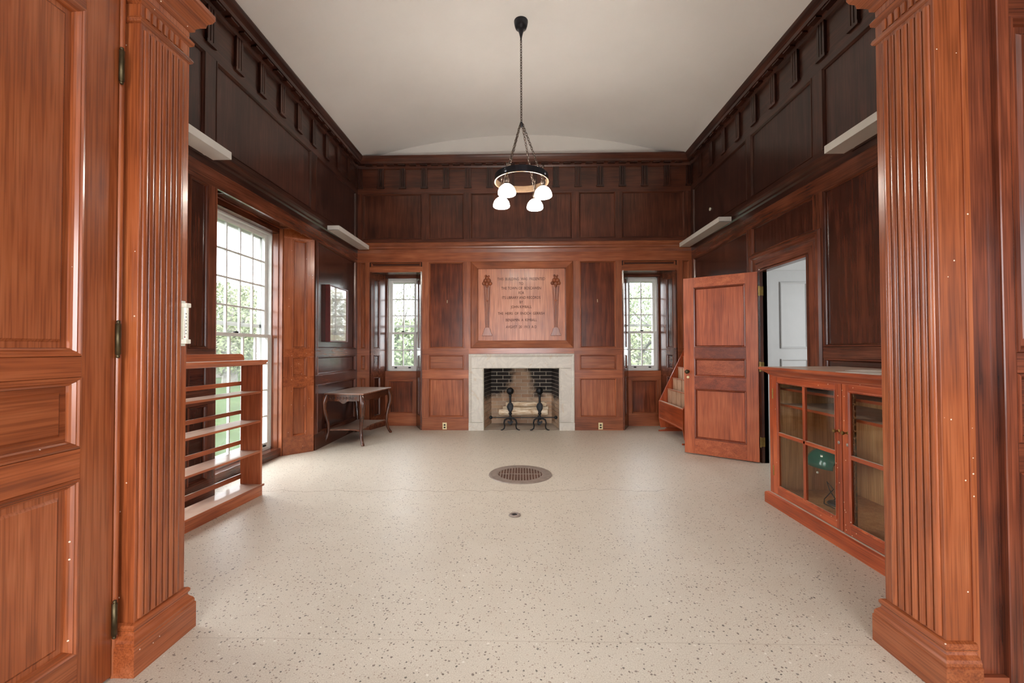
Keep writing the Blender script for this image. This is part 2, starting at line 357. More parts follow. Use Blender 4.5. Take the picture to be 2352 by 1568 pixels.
def link(name, me, mat=None, parent=None, label=None, cat=None, group=None, kind=None, loc=None, rz=None):
    o = bpy.data.objects.new(name, me); COL.objects.link(o)
    if mat is not None and me is not None:
        me.materials.clear(); me.materials.append(mat)
    if parent is not None: o.parent = parent
    if loc is not None: o.location = loc
    if rz is not None: o.rotation_euler = (0, 0, rz)
    tag(o, label, cat, group, kind); return o
def tag(o, label=None, cat=None, group=None, kind=None):
    for k, v in (('label', label), ('category', cat), ('group', group), ('kind', kind)):
        if v: o[k] = v
    return o
def empty(name, loc=(0, 0, 0), rz=0.0, **kw):
    o = bpy.data.objects.new(name, None); COL.objects.link(o); o.location = loc; o.rotation_euler = (0, 0, rz); o.empty_display_size = 0.1
    return tag(o, **kw)
def copy_tree(o, parent=None):
    c = o.copy(); COL.objects.link(c); c.parent = parent
    for ch in o.children: copy_tree(ch, c)
    return c

# panelling ---------------------------------------------------------
MOULD = [(0.0, 0.022), (0.004, 0.030), (0.012, 0.030), (0.018, 0.020), (0.024, 0.012), (0.026, 0.004), (0.026, -0.002), (0.0, -0.002)]
def mouldings(P, a0, a1, z0, z1, prof, W, parent):
    """four mitred lengths round a panel, each with the grain along it"""
    c = lambda q, i, d: (P(a0 + i, z0 + i, d), P(a1 - i, z0 + i, d), P(a1 - i, z1 - i, d), P(a0 + i, z1 - i, d))[q % 4]
    for q in range(4):
        build('moulding', MB().loops([[c(q, i, d) for i, d in prof], [c(q + 1, i, d) for i, d in prof]], caps=True), W['Z'] if q % 2 else W[gr(P)], parent)
def gr(P): return 'X' if abs(P.s.x) > 0.9 else 'Y'
def panel(P, a0, a1, z0, z1, parent, W=None, field=False, mould=MOULD, pm=None):
    W = W or WALL; pm = pm or PANL
    if field:
        mb = MB(); mb.fbox(P, a0, a1, z0, z1, -0.004, 0.003)
        i, j = 0.05, 0.062
        if a1 - a0 > 0.16 and z1 - z0 > 0.16:
            mb.loops([[P(a0 + q, z0 + q, d), P(a1 - q, z0 + q, d), P(a1 - q, z1 - q, d), P(a0 + q, z1 - q, d)] for q, d in ((i, 0.002), (j, 0.012))], caps=True)
        build('panel', mb, pm['Z'] if z1 - z0 > 0.32 else pm[gr(P)], parent)
    else:
        build('panel', MB().fbox(P, a0, a1, z0, z1, -0.004, 0.005), pm['Z'] if z1 - z0 > 0.32 else pm[gr(P)], parent)
    mouldings(P, a0, a1, z0, z1, mould, W, parent)
def rail(P, a0, a1, z0, z1, parent, W=None, d=0.025, name='rail', bv=0.0015): return build(name, MB().fbox(P, a0, a1, z0, z1, 0, d), (W or WALL)[gr(P)], parent, bevel=bv)
def stile(P, a0, a1, z0, z1, parent, W=None, d=0.025, bv=0.0015): return build('stile', MB().fbox(P, a0, a1, z0, z1, 0, d), (W or WALL)['Z'], parent, bevel=bv)
def tier(P, s0, s1, z0, z1, spans, parent, W=None, field=False, pm=None):
    prev = s0
    for a, b in spans:
        if a - prev > 0.004: stile(P, prev, a, z0, z1, parent, W)
        panel(P, a, b, z0, z1, parent, W, field, pm=pm); prev = b
    if s1 - prev > 0.004: stile(P, prev, s1, z0, z1, parent, W)

# ------------------------------------------------------------------ the setting
XL, XR, YB, YF = -2.62, 2.69, 6.69, 1.90
PB = Fr((0, YB), (1, 0), (0, -1)); PL = Fr((XL, 0), (0, 1), (1, 0)); PR = Fr((XR, 0), (0, 1), (-1, 0))
Z = dict(base=0.20, low=0.82, mid0=0.94, mid1=1.18, main0=1.28, main1=2.65, up0=3.01, up1=3.74)

build('floor', MB().box(-3.4, 5.0, -4.2, 7.3, -0.2, 0.0), M_FLOOR, label='cream terrazzo floor with dark stone chips and hairline cracks', cat='floor', kind='structure')
build('lawn', MB().box(-70, 60, -40, 90, -0.9, -0.6), M_LAWN, label='pale green lawn outside the windows', cat='lawn', kind='structure')

RV, ZC = 8.82, 4.665
def vz(x): return ZC - (RV - math.sqrt(RV * RV - x * x))
mb = MB(); xs = [-2.9 + 5.9 * i / 96 for i in range(97)]
mb.loops([[(x, YF - 0.05, vz(x)), (x, YB + 0.1, vz(x)), (x, YB + 0.1, vz(x) + 0.12), (x, YF - 0.05, vz(x) + 0.12)] for x in xs], caps=True, smooth=False)
build('ceiling', mb, M_PLASTER, label='shallow vaulted plaster ceiling above the panelled room', cat='ceiling', kind='structure')

wb = MB()
for x0, x1, z0, z1 in ((-3.1, -2.40, -0.2, 2.50), (-1.565, -0.62, -0.2, 2.50), (0.62, 1.583, -0.2, 2.50), (2.44, 3.0, -0.2, 2.50), (-0.62, 0.62, 0.98, 2.50), (-3.1, 3.0, 2.50, 4.2)):
    wb.box(x0, x1, YB, YB + 0.55, z0, z1)
wall_back = build('wall_back', wb, WALL['Z'], label='oak panelled wall with fireplace and two narrow windows', cat='wall', kind='structure')
arc = [(-3.1, 4.2)] + [(3.1, 4.2)] + [(x, vz(max(-2.9, min(2.95, x))) + 0.1) for x in [3.1 - 6.2 * i / 24 for i in range(25)]]
build('lunette', MB().prism(arc, lambda a, b, d: (a, d, b), YB + 0.002, YB + 0.5), M_LUNETTE, wall_back)

wl_ = MB()
for y0, y1, z0, z1 in ((YF - 0.2, 1.98, -0.2, 2.75), (3.18, 3.55, -0.2, 2.75), (1.98, 3.18, -0.2, -0.01), (5.30, YB + 0.5, -0.2, 2.75), (YF - 0.2, YB + 0.5, 2.75, 4.8), (3.55, 5.30, -0.2, -0.01)):
    wl_.box(XL - 0.5, XL, y0, y1, z0, z1)
wall_left = build('wall_left', wl_, WALL['Z'], label='oak panelled wall with the tall multi-pane window', cat='wall', kind='structure')
wr_ = MB()
for y0, y1, z0, z1 in ((YF - 0.2, 4.01, -0.2, 2.125), (4.77, YB + 0.5, -0.2, 2.125), (YF - 0.2, YB + 0.5, 2.125, 4.8)):
    wr_.box(XR, XR + 0.045, y0, y1, z0, z1)
wall_right = build('wall_right', wr_, WALL['Z'], label='oak panelled wall with the doorway to the white hall', cat='wall', kind='structure')

# back wall panelling
UP = (Z['up0'], Z['up1'])
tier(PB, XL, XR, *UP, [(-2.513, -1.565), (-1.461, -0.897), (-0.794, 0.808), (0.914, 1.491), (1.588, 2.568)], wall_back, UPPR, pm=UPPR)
tier(PB, -1.563, -0.794, 1.28, 2.65, [(-1.461, -0.901)], wall_back, BACK, pm=MOTT); tier(PB, 0.821, 1.583, 1.28, 2.65, [(0.922, 1.492)], wall_back, BACK, pm=MOTT)
for a0, a1, p0, p1 in ((-1.563, -0.826, -1.461, -0.901), (0.831, 1.583, 0.915, 1.486)):
    tier(PB, a0, a1, 0.94, 1.18, [(p0, p1)], wall_back, BACK, pm=BACK); tier(PB, a0, a1, 0.20, 0.81, [(p0, p1)], wall_back, BACK, pm=BACK)
    rail(PB, a0, a1, 0.0, 0.20, wall_back, BACK); rail(PB, a0, a1, 0.81, 0.94, wall_back, BACK); rail(PB, a0, a1, 1.18, 1.28, wall_back, BACK)
    build('floor_strip', MB().fbox(PB, a0, a1, 0.0, 0.012, 0.025, 0.035), BACK['X'], wall_back)
rail(PB, -0.826, 0.831, 1.195, 1.285, wall_back, BACK)
rail(PB, XL, XR, 2.65, 2.80, wall_back, BACK); rail(PB, XL, XR, 2.96, 3.01, wall_back, UPPR); rail(PB, XL, XR, 3.74, 3.83, wall_back, UPPR)
MIDP = [(0, 2.785), (0.026, 2.795), (0.030, 2.85), (0.045, 2.865), (0.048, 2.885), (0.066, 2.905), (0.075, 2.93), (0.075, 2.945), (0.03, 2.965), (0.0, 2.985)]
CORP = [(0, 4.12), (0.03, 4.14), (0.04, 4.165), (0.045, 4.185), (0.105, 4.19), (0.108, 4.225), (0.12, 4.235), (0.14, 4.262), (0.15, 4.285), (0.15, 4.30), (0, 4.30)]
for P, a0, a1, par, m0, m1 in ((PB, XL, XR, wall_back, 1, 1), (PL, YF, YB, wall_left, 0, 1), (PR, YF, YB, wall_right, 0, 1)):
    WW = UPPR if P is PB else WALL
    build('frieze_board', MB().fbox(P, a0, a1, 3.83, 4.14, 0.0, 0.012), WW[gr(P)], par)
    build('middle_cornice', MB().run(P, a0, a1, MIDP, m0, m1), (BACK if P is PB else WALL)[gr(P)], par)
    build('top_cornice', MB().run(P, a0, a1, CORP, m0, m1), WW[gr(P)], par)
# triglyphs of the frieze and the small blocks under the cornice (alike pieces share a mesh)
def tri_mesh():
    m = MB(); Q = Fr((0, 0), (1, 0), (0, -1)); w = 0.046
    for a, b in ((-w, -0.021), (-0.012, 0.012), (0.021, w)): m.fbox(Q, a, b, -0.14, 0.155, 0.010, 0.026)
    m.fbox(Q, -w, w, -0.14, 0.155, 0.0, 0.012); m.fbox(Q, -w - 0.012, w + 0.012, -0.168, -0.14, 0.0, 0.032); return m
TRI = build('triglyph', tri_mesh(), WALL['Z'], wall_back).data
MUT = build('cornice_block', MB().fbox(Fr((0, 0), (1, 0), (0, -1)), -0.055, 0.055, -0.016, 0.0, 0.03, 0.096), WALL['X'], wall_back, bevel=0.003).data
for o in list(wall_back.children):
    if o.data in (TRI, MUT): bpy.data.objects.remove(o)
def trio(nm, me, P, s, z, d, par):
    o = link(nm, me, None, par, loc=P(s, z, d)); o.rotation_euler = (0, 0, math.atan2(P.s.y, P.s.x) if P.s.x or P.n.x < 0 else -PI / 2)
    if P is PL: o.rotation_euler = (0, 0, PI / 2)
    if P is PR: o.rotation_euler = (0, 0, -PI / 2)
for i in range(16): trio('triglyph', TRI, PB, -2.57 + 0.3475 * i, 3.985, 0.012, wall_back)
for i in range(14): trio('triglyph', TRI, PL, 6.655 - 0.355 * i, 3.985, 0.012, wall_left)
for i in range(13): trio('triglyph', TRI, PR, 6.66 - 0.362 * i, 3.985, 0.012, wall_right)
for i in range(29): trio('cornice_block', MUT, PB, -2.40 + 0.1737 * i, 4.186, 0.0, wall_back)
for i in range(26): trio('cornice_block', MUT, PL, 6.50 - 0.1775 * i, 4.186, 0.0, wall_left)
for i in range(26): trio('cornice_block', MUT, PR, 6.50 - 0.181 * i, 4.186, 0.0, wall_right)

# outer strips of the back wall beside the window recesses, with narrow grooved panels
for a0, a1 in ((XL, -2.40), (2.44, XR)):
    c0, c1 = a0 + 0.075, a1 - 0.06
    for z0, z1 in ((0.20, 0.82), (0.94, 1.18), (1.28, 2.65)):
        tier(PB, a0, a1, z0, z1, [(c0, c1)], wall_back, BACK, pm=BACK)
    for z0, z1 in ((0, 0.20), (0.82, 0.94), (1.18, 1.28)): rail(PB, a0, a1, z0, z1, wall_back, BACK)
# window headers
for a0, a1 in ((-2.40, -1.563), (1.583, 2.44)):
    panel(PB, a0 + 0.02, a1 - 0.02, 2.575, 2.645, wall_back, BACK); rail(PB, a0, a1, 2.49, 2.575, wall_back, BACK)

# left wall panelling
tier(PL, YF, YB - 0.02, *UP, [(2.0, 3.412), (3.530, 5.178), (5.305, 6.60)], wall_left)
rail(PL, YF, YB, 2.65, 2.80, wall_left, SIDE); rail(PL, YF, YB, 2.96, 3.01, wall_left); rail(PL, YF, YB, 3.74, 3.83, wall_left)
for z0, z1 in ((0.20, 0.82), (0.94, 1.18), (1.28, 2.65)):
    tier(PL, 3.18, 3.55, z0, z1, [(3.255, 3.465)], wall_left, SIDE, pm=SIDP); tier(PL, 5.30, YB - 0.02, z0, z1, [(5.355, 6.60)], wall_left, SIDE, pm=SIDP)
for z0, z1 in ((0, 0.20), (0.82, 0.94), (1.18, 1.28)):
    rail(PL, 3.18, 3.55, z0, z1, wall_left, SIDE); rail(PL, 5.30, YB, z0, z1, wall_left, SIDE)
# right wall panelling
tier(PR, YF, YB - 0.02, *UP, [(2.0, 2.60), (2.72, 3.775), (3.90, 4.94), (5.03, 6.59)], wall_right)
rail(PR, YF, YB, 2.66, 2.80, wall_right, SIDE); rail(PR, YF, YB, 2.96, 3.01, wall_right); rail(PR, YF, YB, 3.74, 3.83, wall_right)
tier(PR, 3.81, 4.98, 2.335, 2.66, [(3.895, 4.945)], wall_right, SIDE, pm=SIDP)
for z0, z1 in ((0.20, 0.82), (0.94, 1.18), (1.28, 2.66)):
    tier(PR, YF, 3.81, z0, z1, [(2.0, 2.60), (2.72, 3.79)], wall_right, SIDE, pm=SIDP); tier(PR, 4.98, YB - 0.02, z0, z1, [(5.035, 6.59)], wall_right, SIDE, pm=SIDP)
for z0, z1 in ((0, 0.20), (0.82, 0.94), (1.18, 1.28)):
    rail(PR, YF, 3.81, z0, z1, wall_right, SIDE); rail(PR, 4.98, YB, z0, z1, wall_right, SIDE)
# door casing
casing = empty('trim_1', label='dark oak door casing round the doorway to the hall', cat='door casing', kind='structure')
cp = [(0, 0.0), (0.0, 0.03), (0.02, 0.045), (0.05, 0.045), (0.065, 0.03), (0.10, 0.026), (0.175, 0.026), (0.195, 0.012), (0.20, 0.0)]
mbc = MB(); q = lambda i: [PR(3.81 + i, 0.0, 0), PR(3.81 + i, 2.325 - i, 0)]
def casing_leg(y_out, sgn):
    return MB().loops([[PR(y_out + sgn * i, z if z == 0.0 else 2.335 - i, d) for i, d in cp] for z in (0.0, 1.0)], caps=True)
build('casing_leg', casing_leg(3.81, 1), SIDE['Z'], casing); build('casing_leg', casing_leg(4.98, -1), SIDE['Z'], casing)
build('casing_head', MB().loops([[PR(3.81 + i, 2.335 - i, d) for i, d in cp], [PR(4.98 - i, 2.335 - i, d) for i, d in cp]], caps=True), SIDE['Y'], casing)
build('jamb', MB().box(XR - 0.03, XR + 0.045, 4.77, 4.80, 0, 2.14), SIDE['Z'], casing, bevel=0.002)
build('jamb', MB().box(XR - 0.03, XR + 0.045, 3.98, 4.01, 0, 2.14), SIDE['Z'], casing, bevel=0.002)
build('jamb_head', MB().box(XR - 0.03, XR + 0.045, 4.01, 4.77, 2.12, 2.14), SIDE['Y'], casing)

# ------------------------------------------------------------------ front wall between the rooms, and the room behind the camera
wf = MB()
wf.box(-3.45, -1.60, 1.685, YF, 0, 4.9); wf.box(1.70, 3.45, 1.66, YF, 0, 4.9); wf.box(-1.62, 1.72, 1.685, YF, 3.06, 4.9)
build('wall_front', wf, NEAR['Z'], label='oak wall with the wide opening between the two rooms', cat='wall', kind='structure')
rb = MB()
rb.box(-3.5, -1.3, -4.3, -4.1, 0, 4.4); rb.box(1.3, 3.5, -4.3, -4.1, 0, 4.4); rb.box(-1.3, 1.3, -4.3, -4.1, 0, 0.65); rb.box(-1.3, 1.3, -4.3, -4.1, 2.85, 4.4)
build('wall_rear', rb, WALL['Z'], label='oak wall with a wide window behind the camera', cat='wall', kind='structure')
for nm, x, lb in (('wall_rear_left', -3.45, 'oak side wall of the near room, behind the panelled door'), ('wall_rear_right', 3.3, 'oak side wall of the near room, beyond the darkened panelling')):
    m = MB(); m.box(x, x + 0.15, -4.2, -3.55, 0, 4.4); m.box(x, x + 0.15, -2.25, 1.8, 0, 4.4); m.box(x, x + 0.15, -3.55, -2.25, 0, 0.65); m.box(x, x + 0.15, -3.55, -2.25, 2.85, 4.4)
    build(nm, m, WALL['Z'], label=lb, cat='wall', kind='structure')
build('ceiling_rear', MB().box(-3.5, 3.5, -4.3, 1.8, 4.3, 4.45), M_PLASTER, label='flat plaster ceiling of the near room', cat='ceiling', kind='structure')

# pilasters in the opening
def pilaster(sx, x, y0, y1, lb, marg_far=0.034, nreed=7):
    """sx=+1: the face looks to +X (left pilaster)"""
    e = empty('pilaster', label=lb, cat='pilaster', kind='structure')
    X = lambda d: x + sx * d
    def bx(a, b, c, d, z0, z1): return MB().box(min(X(a), X(b)), max(X(a), X(b)), c, d, z0, z1)
    W = NEAR
    build('shaft', bx(-0.10, 0.0, y0, y1, 0.16, 2.80), W['Z'], e, bevel=0.002)
    n0, n1 = y0 + 0.012, y1 - marg_far; p = (n1 - n0) / nreed
    reed = MB(); r = p * 0.46
    poly = [(r * math.cos(t * PI / 8), 0.62 * r * math.sin(t * PI / 8)) for t in range(9)]
    reed.prism(poly, lambda a, b, d: (X(b) - x, a, d), 0.20, 2.575, smooth=True)
    first = None
    for i in range(nreed):
        c = (x, n0 + p * (i + 0.5), 0)
        if first is None: first = build('reed', reed, W['Z'], e, loc=c)
        else: link('reed', first.data, None, e, loc=c)
    def band(name, prof):
        """moulding wrapped round the near, inner and far faces"""
        lps = []
        for d, z in prof: lps.append([(X(-0.10), y0 - d, z), (X(d), y0 - d, z), (X(d), y1 + d, z), (X(-0.10), y1 + d, z)])
        return build(name, MB().loops(lps, caps=True), W['Y'], e)
    band('plinth', [(0.032, 0.0), (0.032, 0.112), (0.029, 0.116)])
    band('base_moulding', [(0.028, 0.116), (0.028, 0.128), (0.024, 0.138), (0.014, 0.150), (0.010, 0.158), (0.011, 0.164), (0.016, 0.170), (0.017, 0.180), (0.012, 0.188), (0.002, 0.192)])
    band('necking', [(0.001, 2.595), (0.008, 2.60), (0.012, 2.61), (0.008, 2.62), (0.001, 2.625)])
    band('necking', [(0.001, 2.675), (0.012, 2.685), (0.014, 2.70), (0.006, 2.71), (0.002, 2.712)])
    band('capital', [(0.002, 2.745), (0.014, 2.755), (0.016, 2.77), (0.030, 2.785), (0.044, 2.795), (0.048, 2.815), (0.062, 2.83), (0.070, 2.85), (0.070, 2.87), (0.02, 2.90), (0.02, 3.07)])
    # short sunk flutes of the neck
    for i in range(nreed):
        c = n0 + p * (i + 0.5); build('neck_flute', bx(0.0, 0.006, c - p * 0.28, c + p * 0.28, 2.626, 2.672), W['Z'], e, bevel=0.002)
    return e
pilaster(1, -1.535, 1.665, 1.915, 'reeded oak pilaster with the thermometer on its edge')
pilaster(-1, 1.56, 1.615, 1.875, 'reeded oak pilaster with worn scuffed base beside the glazed cabinet')
# panelling right of the opening, facing the camera; lower light painted as darker oak
PN = Fr((0, 1.64), (1, 0), (0, -1)); NR = WALL
wnr = empty('wall_front_panelling', label='oak panelling darkened for low light, facing the camera at the right edge', cat='wall panelling', kind='structure')
stile(PN, 1.655, 1.678, 0.0, 3.0, wnr, NEAR, d=0.03)
build('panel', MB().fbox(PN, 1.678, 1.785, 0.05, 2.95, -0.004, 0.006), MOTT['Z'], wnr); rail(PN, 1.678, 1.785, 0.0, 0.06, wnr, MOTT)
stile(PN, 1.785, 1.835, 0.0, 3.0, wnr, MOTT, d=0.03, bv=0.006)
for z0, z1 in ((0.20, 0.81), (0.915, 1.175), (1.25, 2.515)): panel(PN, 1.835, 2.6, z0, z1, wnr, MOTT, field=True, pm=MOTT)
for z0, z1 in ((0.0, 0.20), (0.81, 0.915), (1.175, 1.25), (2.515, 3.0)): rail(PN, 1.835, 2.6, z0, z1, wnr, MOTT)

# tall panelled leaf folded back at the left edge
PD = Fr((-1.612, 1.625), (0, -1), (1, 0))
d2 = empty('door_2', label='tall glossy oak door leaf with brass hinges at the left edge', cat='door', kind='structure')
build('core', MB().fbox(PD, 0.0, 1.28, 0.012, 2.78, -0.03, 0.0), NEAR['Z'], d2)
stile(PD, 0.0, 0.125, 0.012, 2.78, d2, NEAR); stile(PD, 1.16, 1.28, 0.012, 2.78, d2, NEAR)
BM = [(0.0, 0.022), (0.003, 0.030), (0.010, 0.031), (0.014, 0.026), (0.018, 0.026), (0.024, 0.016), (0.030, 0.012), (0.032, 0.004), (0.032, -0.002), (0.0, -0.002)]
for z0, z1 in ((0.183, 0.811), (0.917, 1.175), (1.247, 2.515)):
    panel(PD, 0.125, 1.16, z0, z1, d2, NEAR, field=True, mould=BM, pm=NEAR)
for z0, z1 in ((0.012, 0.183), (0.811, 0.917), (1.175, 1.247), (2.515, 2.78)): rail(PD, 0.125, 1.16, z0, z1, d2, NEAR)
for z in (2.395, 1.313, 0.228):
    h = build('hinge', MB().lathe([(0.003, -0.074), (0.006, -0.072), (0.007, -0.066), (0.004, -0.062), (0.009, -0.060), (0.009, 0.060), (0.004, 0.062), (0.007, 0.066), (0.006, 0.072), (0.003, 0.074)], (-1.577, 1.628, z), 14), M_HINGE, d2)
build('hinge_bead', MB().tube([(-1.592, 1.642, 0.0), (-1.592, 1.642, 3.05)], 0.012, 10), NEAR['Z'], d2)
build('jamb_strip', MB().box(-1.66, -1.60, 1.63, 1.69, 0, 3.05), NEAR['Z'], d2)

# ------------------------------------------------------------------ windows
def grid_sash(name, P, a0, a1, z0, z1, cols, rows, d0, d1, par, st=0.045, top=0.045, bot=0.05, mw=0.018):
    m = MB(); m.fbox(P, a0, a0 + st, z0, z1, d0, d1); m.fbox(P, a1 - st, a1, z0, z1, d0, d1)
    m.fbox(P, a0 + st, a1 - st, z1 - top, z1, d0, d1); m.fbox(P, a0 + st, a1 - st, z0, z0 + bot, d0, d1)
    s = build(name, m, M_SASH, par, bevel=0.003)
    g0, g1, h0, h1 = a0 + st, a1 - st, z0 + bot, z1 - top; dm = (d0 + d1) / 2
    for i in range(1, cols): c = g0 + (g1 - g0) * i / cols; build('muntin', MB().fbox(P, c - mw / 2, c + mw / 2, h0, h1, dm - 0.013, dm + 0.013), M_SASH, s, bevel=0.003)
    for j in range(1, rows): c = h0 + (h1 - h0) * j / rows; build('muntin', MB().fbox(P, g0, g1, c - mw / 2, c + mw / 2, dm - 0.012, dm + 0.012), M_SASH, s, bevel=0.003)
    for i in range(cols):
        for j in range(rows):
            build('pane', MB().fbox(P, g0 + (g1 - g0) * i / cols, g0 + (g1 - g0) * (i + 1) / cols, h0 + (h1 - h0) * j / rows, h0 + (h1 - h0) * (j + 1) / rows, dm - 0.0015, dm + 0.0015), M_GLASS, s)
    return s
def window(name, lb, P, a0, a1, z0, z1, zm, cols, ru, rl, storm=True):
    e = empty(name, label=lb, cat='window', kind='structure')
    f = MB(); t = 0.02
    for b in ((a0, a0 + t, z0, z1), (a1 - t, a1, z0, z1), (a0, a1, z1 - t, z1), (a0, a1, z0, z0 + t)): f.fbox(P, *b, -0.16, 0.0)
    build('frame', f, M_SASH, e, bevel=0.002)
    grid_sash('upper_sash', P, a0 + t, a1 - t, zm - 0.018, z1 - t, cols, ru, -0.085, -0.05, e, bot=0.036)
    s = grid_sash('lower_sash', P, a0 + t, a1 - t, z0 + t, zm + 0.018, cols, rl, -0.045, -0.01, e, top=0.036, bot=0.065)
    build('sash_lock', MB().fbox(P, (a0 + a1) / 2 - 0.025, (a0 + a1) / 2 + 0.025, zm + 0.018, zm + 0.036, -0.04, -0.015), M_IRON, e, bevel=0.004)
    for c in (a0 + 0.13, a1 - 0.13): build('sash_lift', MB().fbox(P, c - 0.02, c + 0.02, z0 + 0.045, z0 + 0.065, -0.012, 0.008), M_IRON, s, bevel=0.003)
    if storm:
        m = MB()
        for b in ((a0 + t, a0 + 0.055, z0, z1), (a1 - 0.055, a1 - t, z0, z1), (a0, a1, z1 - 0.07, z1), (a0, a1, z0, z0 + 0.08), (a0, a1, zm + 0.10, zm + 0.14)): m.fbox(P, *b, -0.15, -0.12)
        build('storm_sash', m, M_SASH, e)
    return e
PW = Fr((-2.985, 0), (0, 1), (1, 0))
window('window_1', 'tall white floor-length multi-pane sash window beside the open bookcase', PW, 3.82, 5.02, 0.10, 2.66, 1.43, 5, 4, 4)
window('window_4', 'unseen tall white multi-pane sash window added for daylight behind the thermometer pilaster', PW, 2.02, 3.14, 0.10, 2.66, 1.43, 5, 4, 4)  # unseen window added to bring more daylight into the room
P7 = Fr((0, 7.065), (1, 0), (0, -1))
window('window_2', 'narrow white sash window behind the carved table', P7, -2.228, -1.735, 0.908, 2.455, 1.54, 2, 3, 2)
window('window_3', 'narrow white sash window next to the pamphlet rack', P7, 1.752, 2.255, 0.908, 2.45, 1.54, 2, 3, 2)

# tall window recess: splayed panelled reveals, soffit, sill
rec = empty('trim_2', label='splayed oak reveals and sill of the tall window recess', cat='window recess', kind='structure')
for o, sd, nd in (((-2.62, 5.30), (-0.25, -0.25), (0.25, -0.25)), ((-2.62, 3.55), (-0.25, 0.25), (0.25, 0.25))):
    Q = Fr(o, sd, nd); Lq = 0.3535
    build('reveal_board', MB().fbox(Q, 0, Lq, 0, 2.75, -0.03, 0.0), SIDE['Z'], rec)
    tierW = dict(W=WALL)
    for z0, z1 in ((0.215, 0.82), (0.94, 1.18), (1.28, 2.62)): tier(Q, 0.0, Lq, z0, z1, [(0.085, 0.255)], rec, NEAR, pm=NEAR)
    for z0, z1 in ((0.0, 0.215), (0.82, 0.94), (1.18, 1.28), (2.62, 2.735)): build('rail', MB().fbox(Q, 0, Lq, z0, z1, 0, 0.025), NEAR['X'], rec)
for y0, y1 in ((5.02, 5.06), (3.78, 3.82)):
    build('jamb', MB().box(-3.16, -2.86, y0, y1, 0.0, 2.75), BACK['Z'], rec, bevel=0.003)
    yy = y0 - 0.012 if y0 > 4 else y1
    build('stop_bead', MB().box(-2.955, -2.905, yy, yy + 0.012, 0.10, 2.66), BACK['Z'], rec, bevel=0.003)
build('sill', MB().box(-3.2, -2.875, 3.80, 5.05, 0.0, 0.10), SIDE['Y'], rec, bevel=0.004)
sof = MB(); sof.add([(-2.615, 3.50, 2.735), (-2.615, 5.35, 2.735), (-2.98, 5.05, 2.735), (-2.98, 3.75, 2.735), (-2.615, 3.50, 2.80), (-2.615, 5.35, 2.80), (-2.98, 5.05, 2.80), (-2.98, 3.75, 2.80)],
                    [(0, 1, 2, 3), (7, 6, 5, 4), (0, 4, 5, 1), (1, 5, 6, 2), (2, 6, 7, 3), (3, 7, 4, 0)])
build('soffit', sof, SIDE['Y'], rec)
def soff_frame(x0, x1, y0, y1, z):
    T = lambda a, b, d: (a, b, z - d)
    return MB().loops([[T(x0 + i, y0 + i, d), T(x1 - i, y0 + i, d), T(x1 - i, y1 - i, d), T(x0 + i, y1 - i, d)] for i, d in ((0, -0.002), (0, 0.012), (0.008, 0.016), (0.018, 0.010), (0.02, -0.002))], closed_v=True)
build('moulding', soff_frame(-2.90, -2.70, 3.85, 5.02, 2.735), SIDE['Y'], rec)
build('head_board', MB().box(-3.16, -2.90, 3.80, 5.04, 2.66, 2.76), SIDE['Y'], rec, bevel=0.003)
for y0, y1 in ((1.97, 2.02), (3.14, 3.19)): build('jamb', MB().box(-3.16, -2.63, y0, y1, 0.0, 2.75), BACK['Z'], rec, bevel=0.003)  # jambs, sill and head of the added unseen window
build('sill', MB().box(-3.2, -2.875, 2.0, 3.16, 0.0, 0.10), SIDE['Y'], rec, bevel=0.004)
build('head_board', MB().box(-3.16, -2.63, 2.0, 3.16, 2.66, 2.76), SIDE['Y'], rec, bevel=0.003)
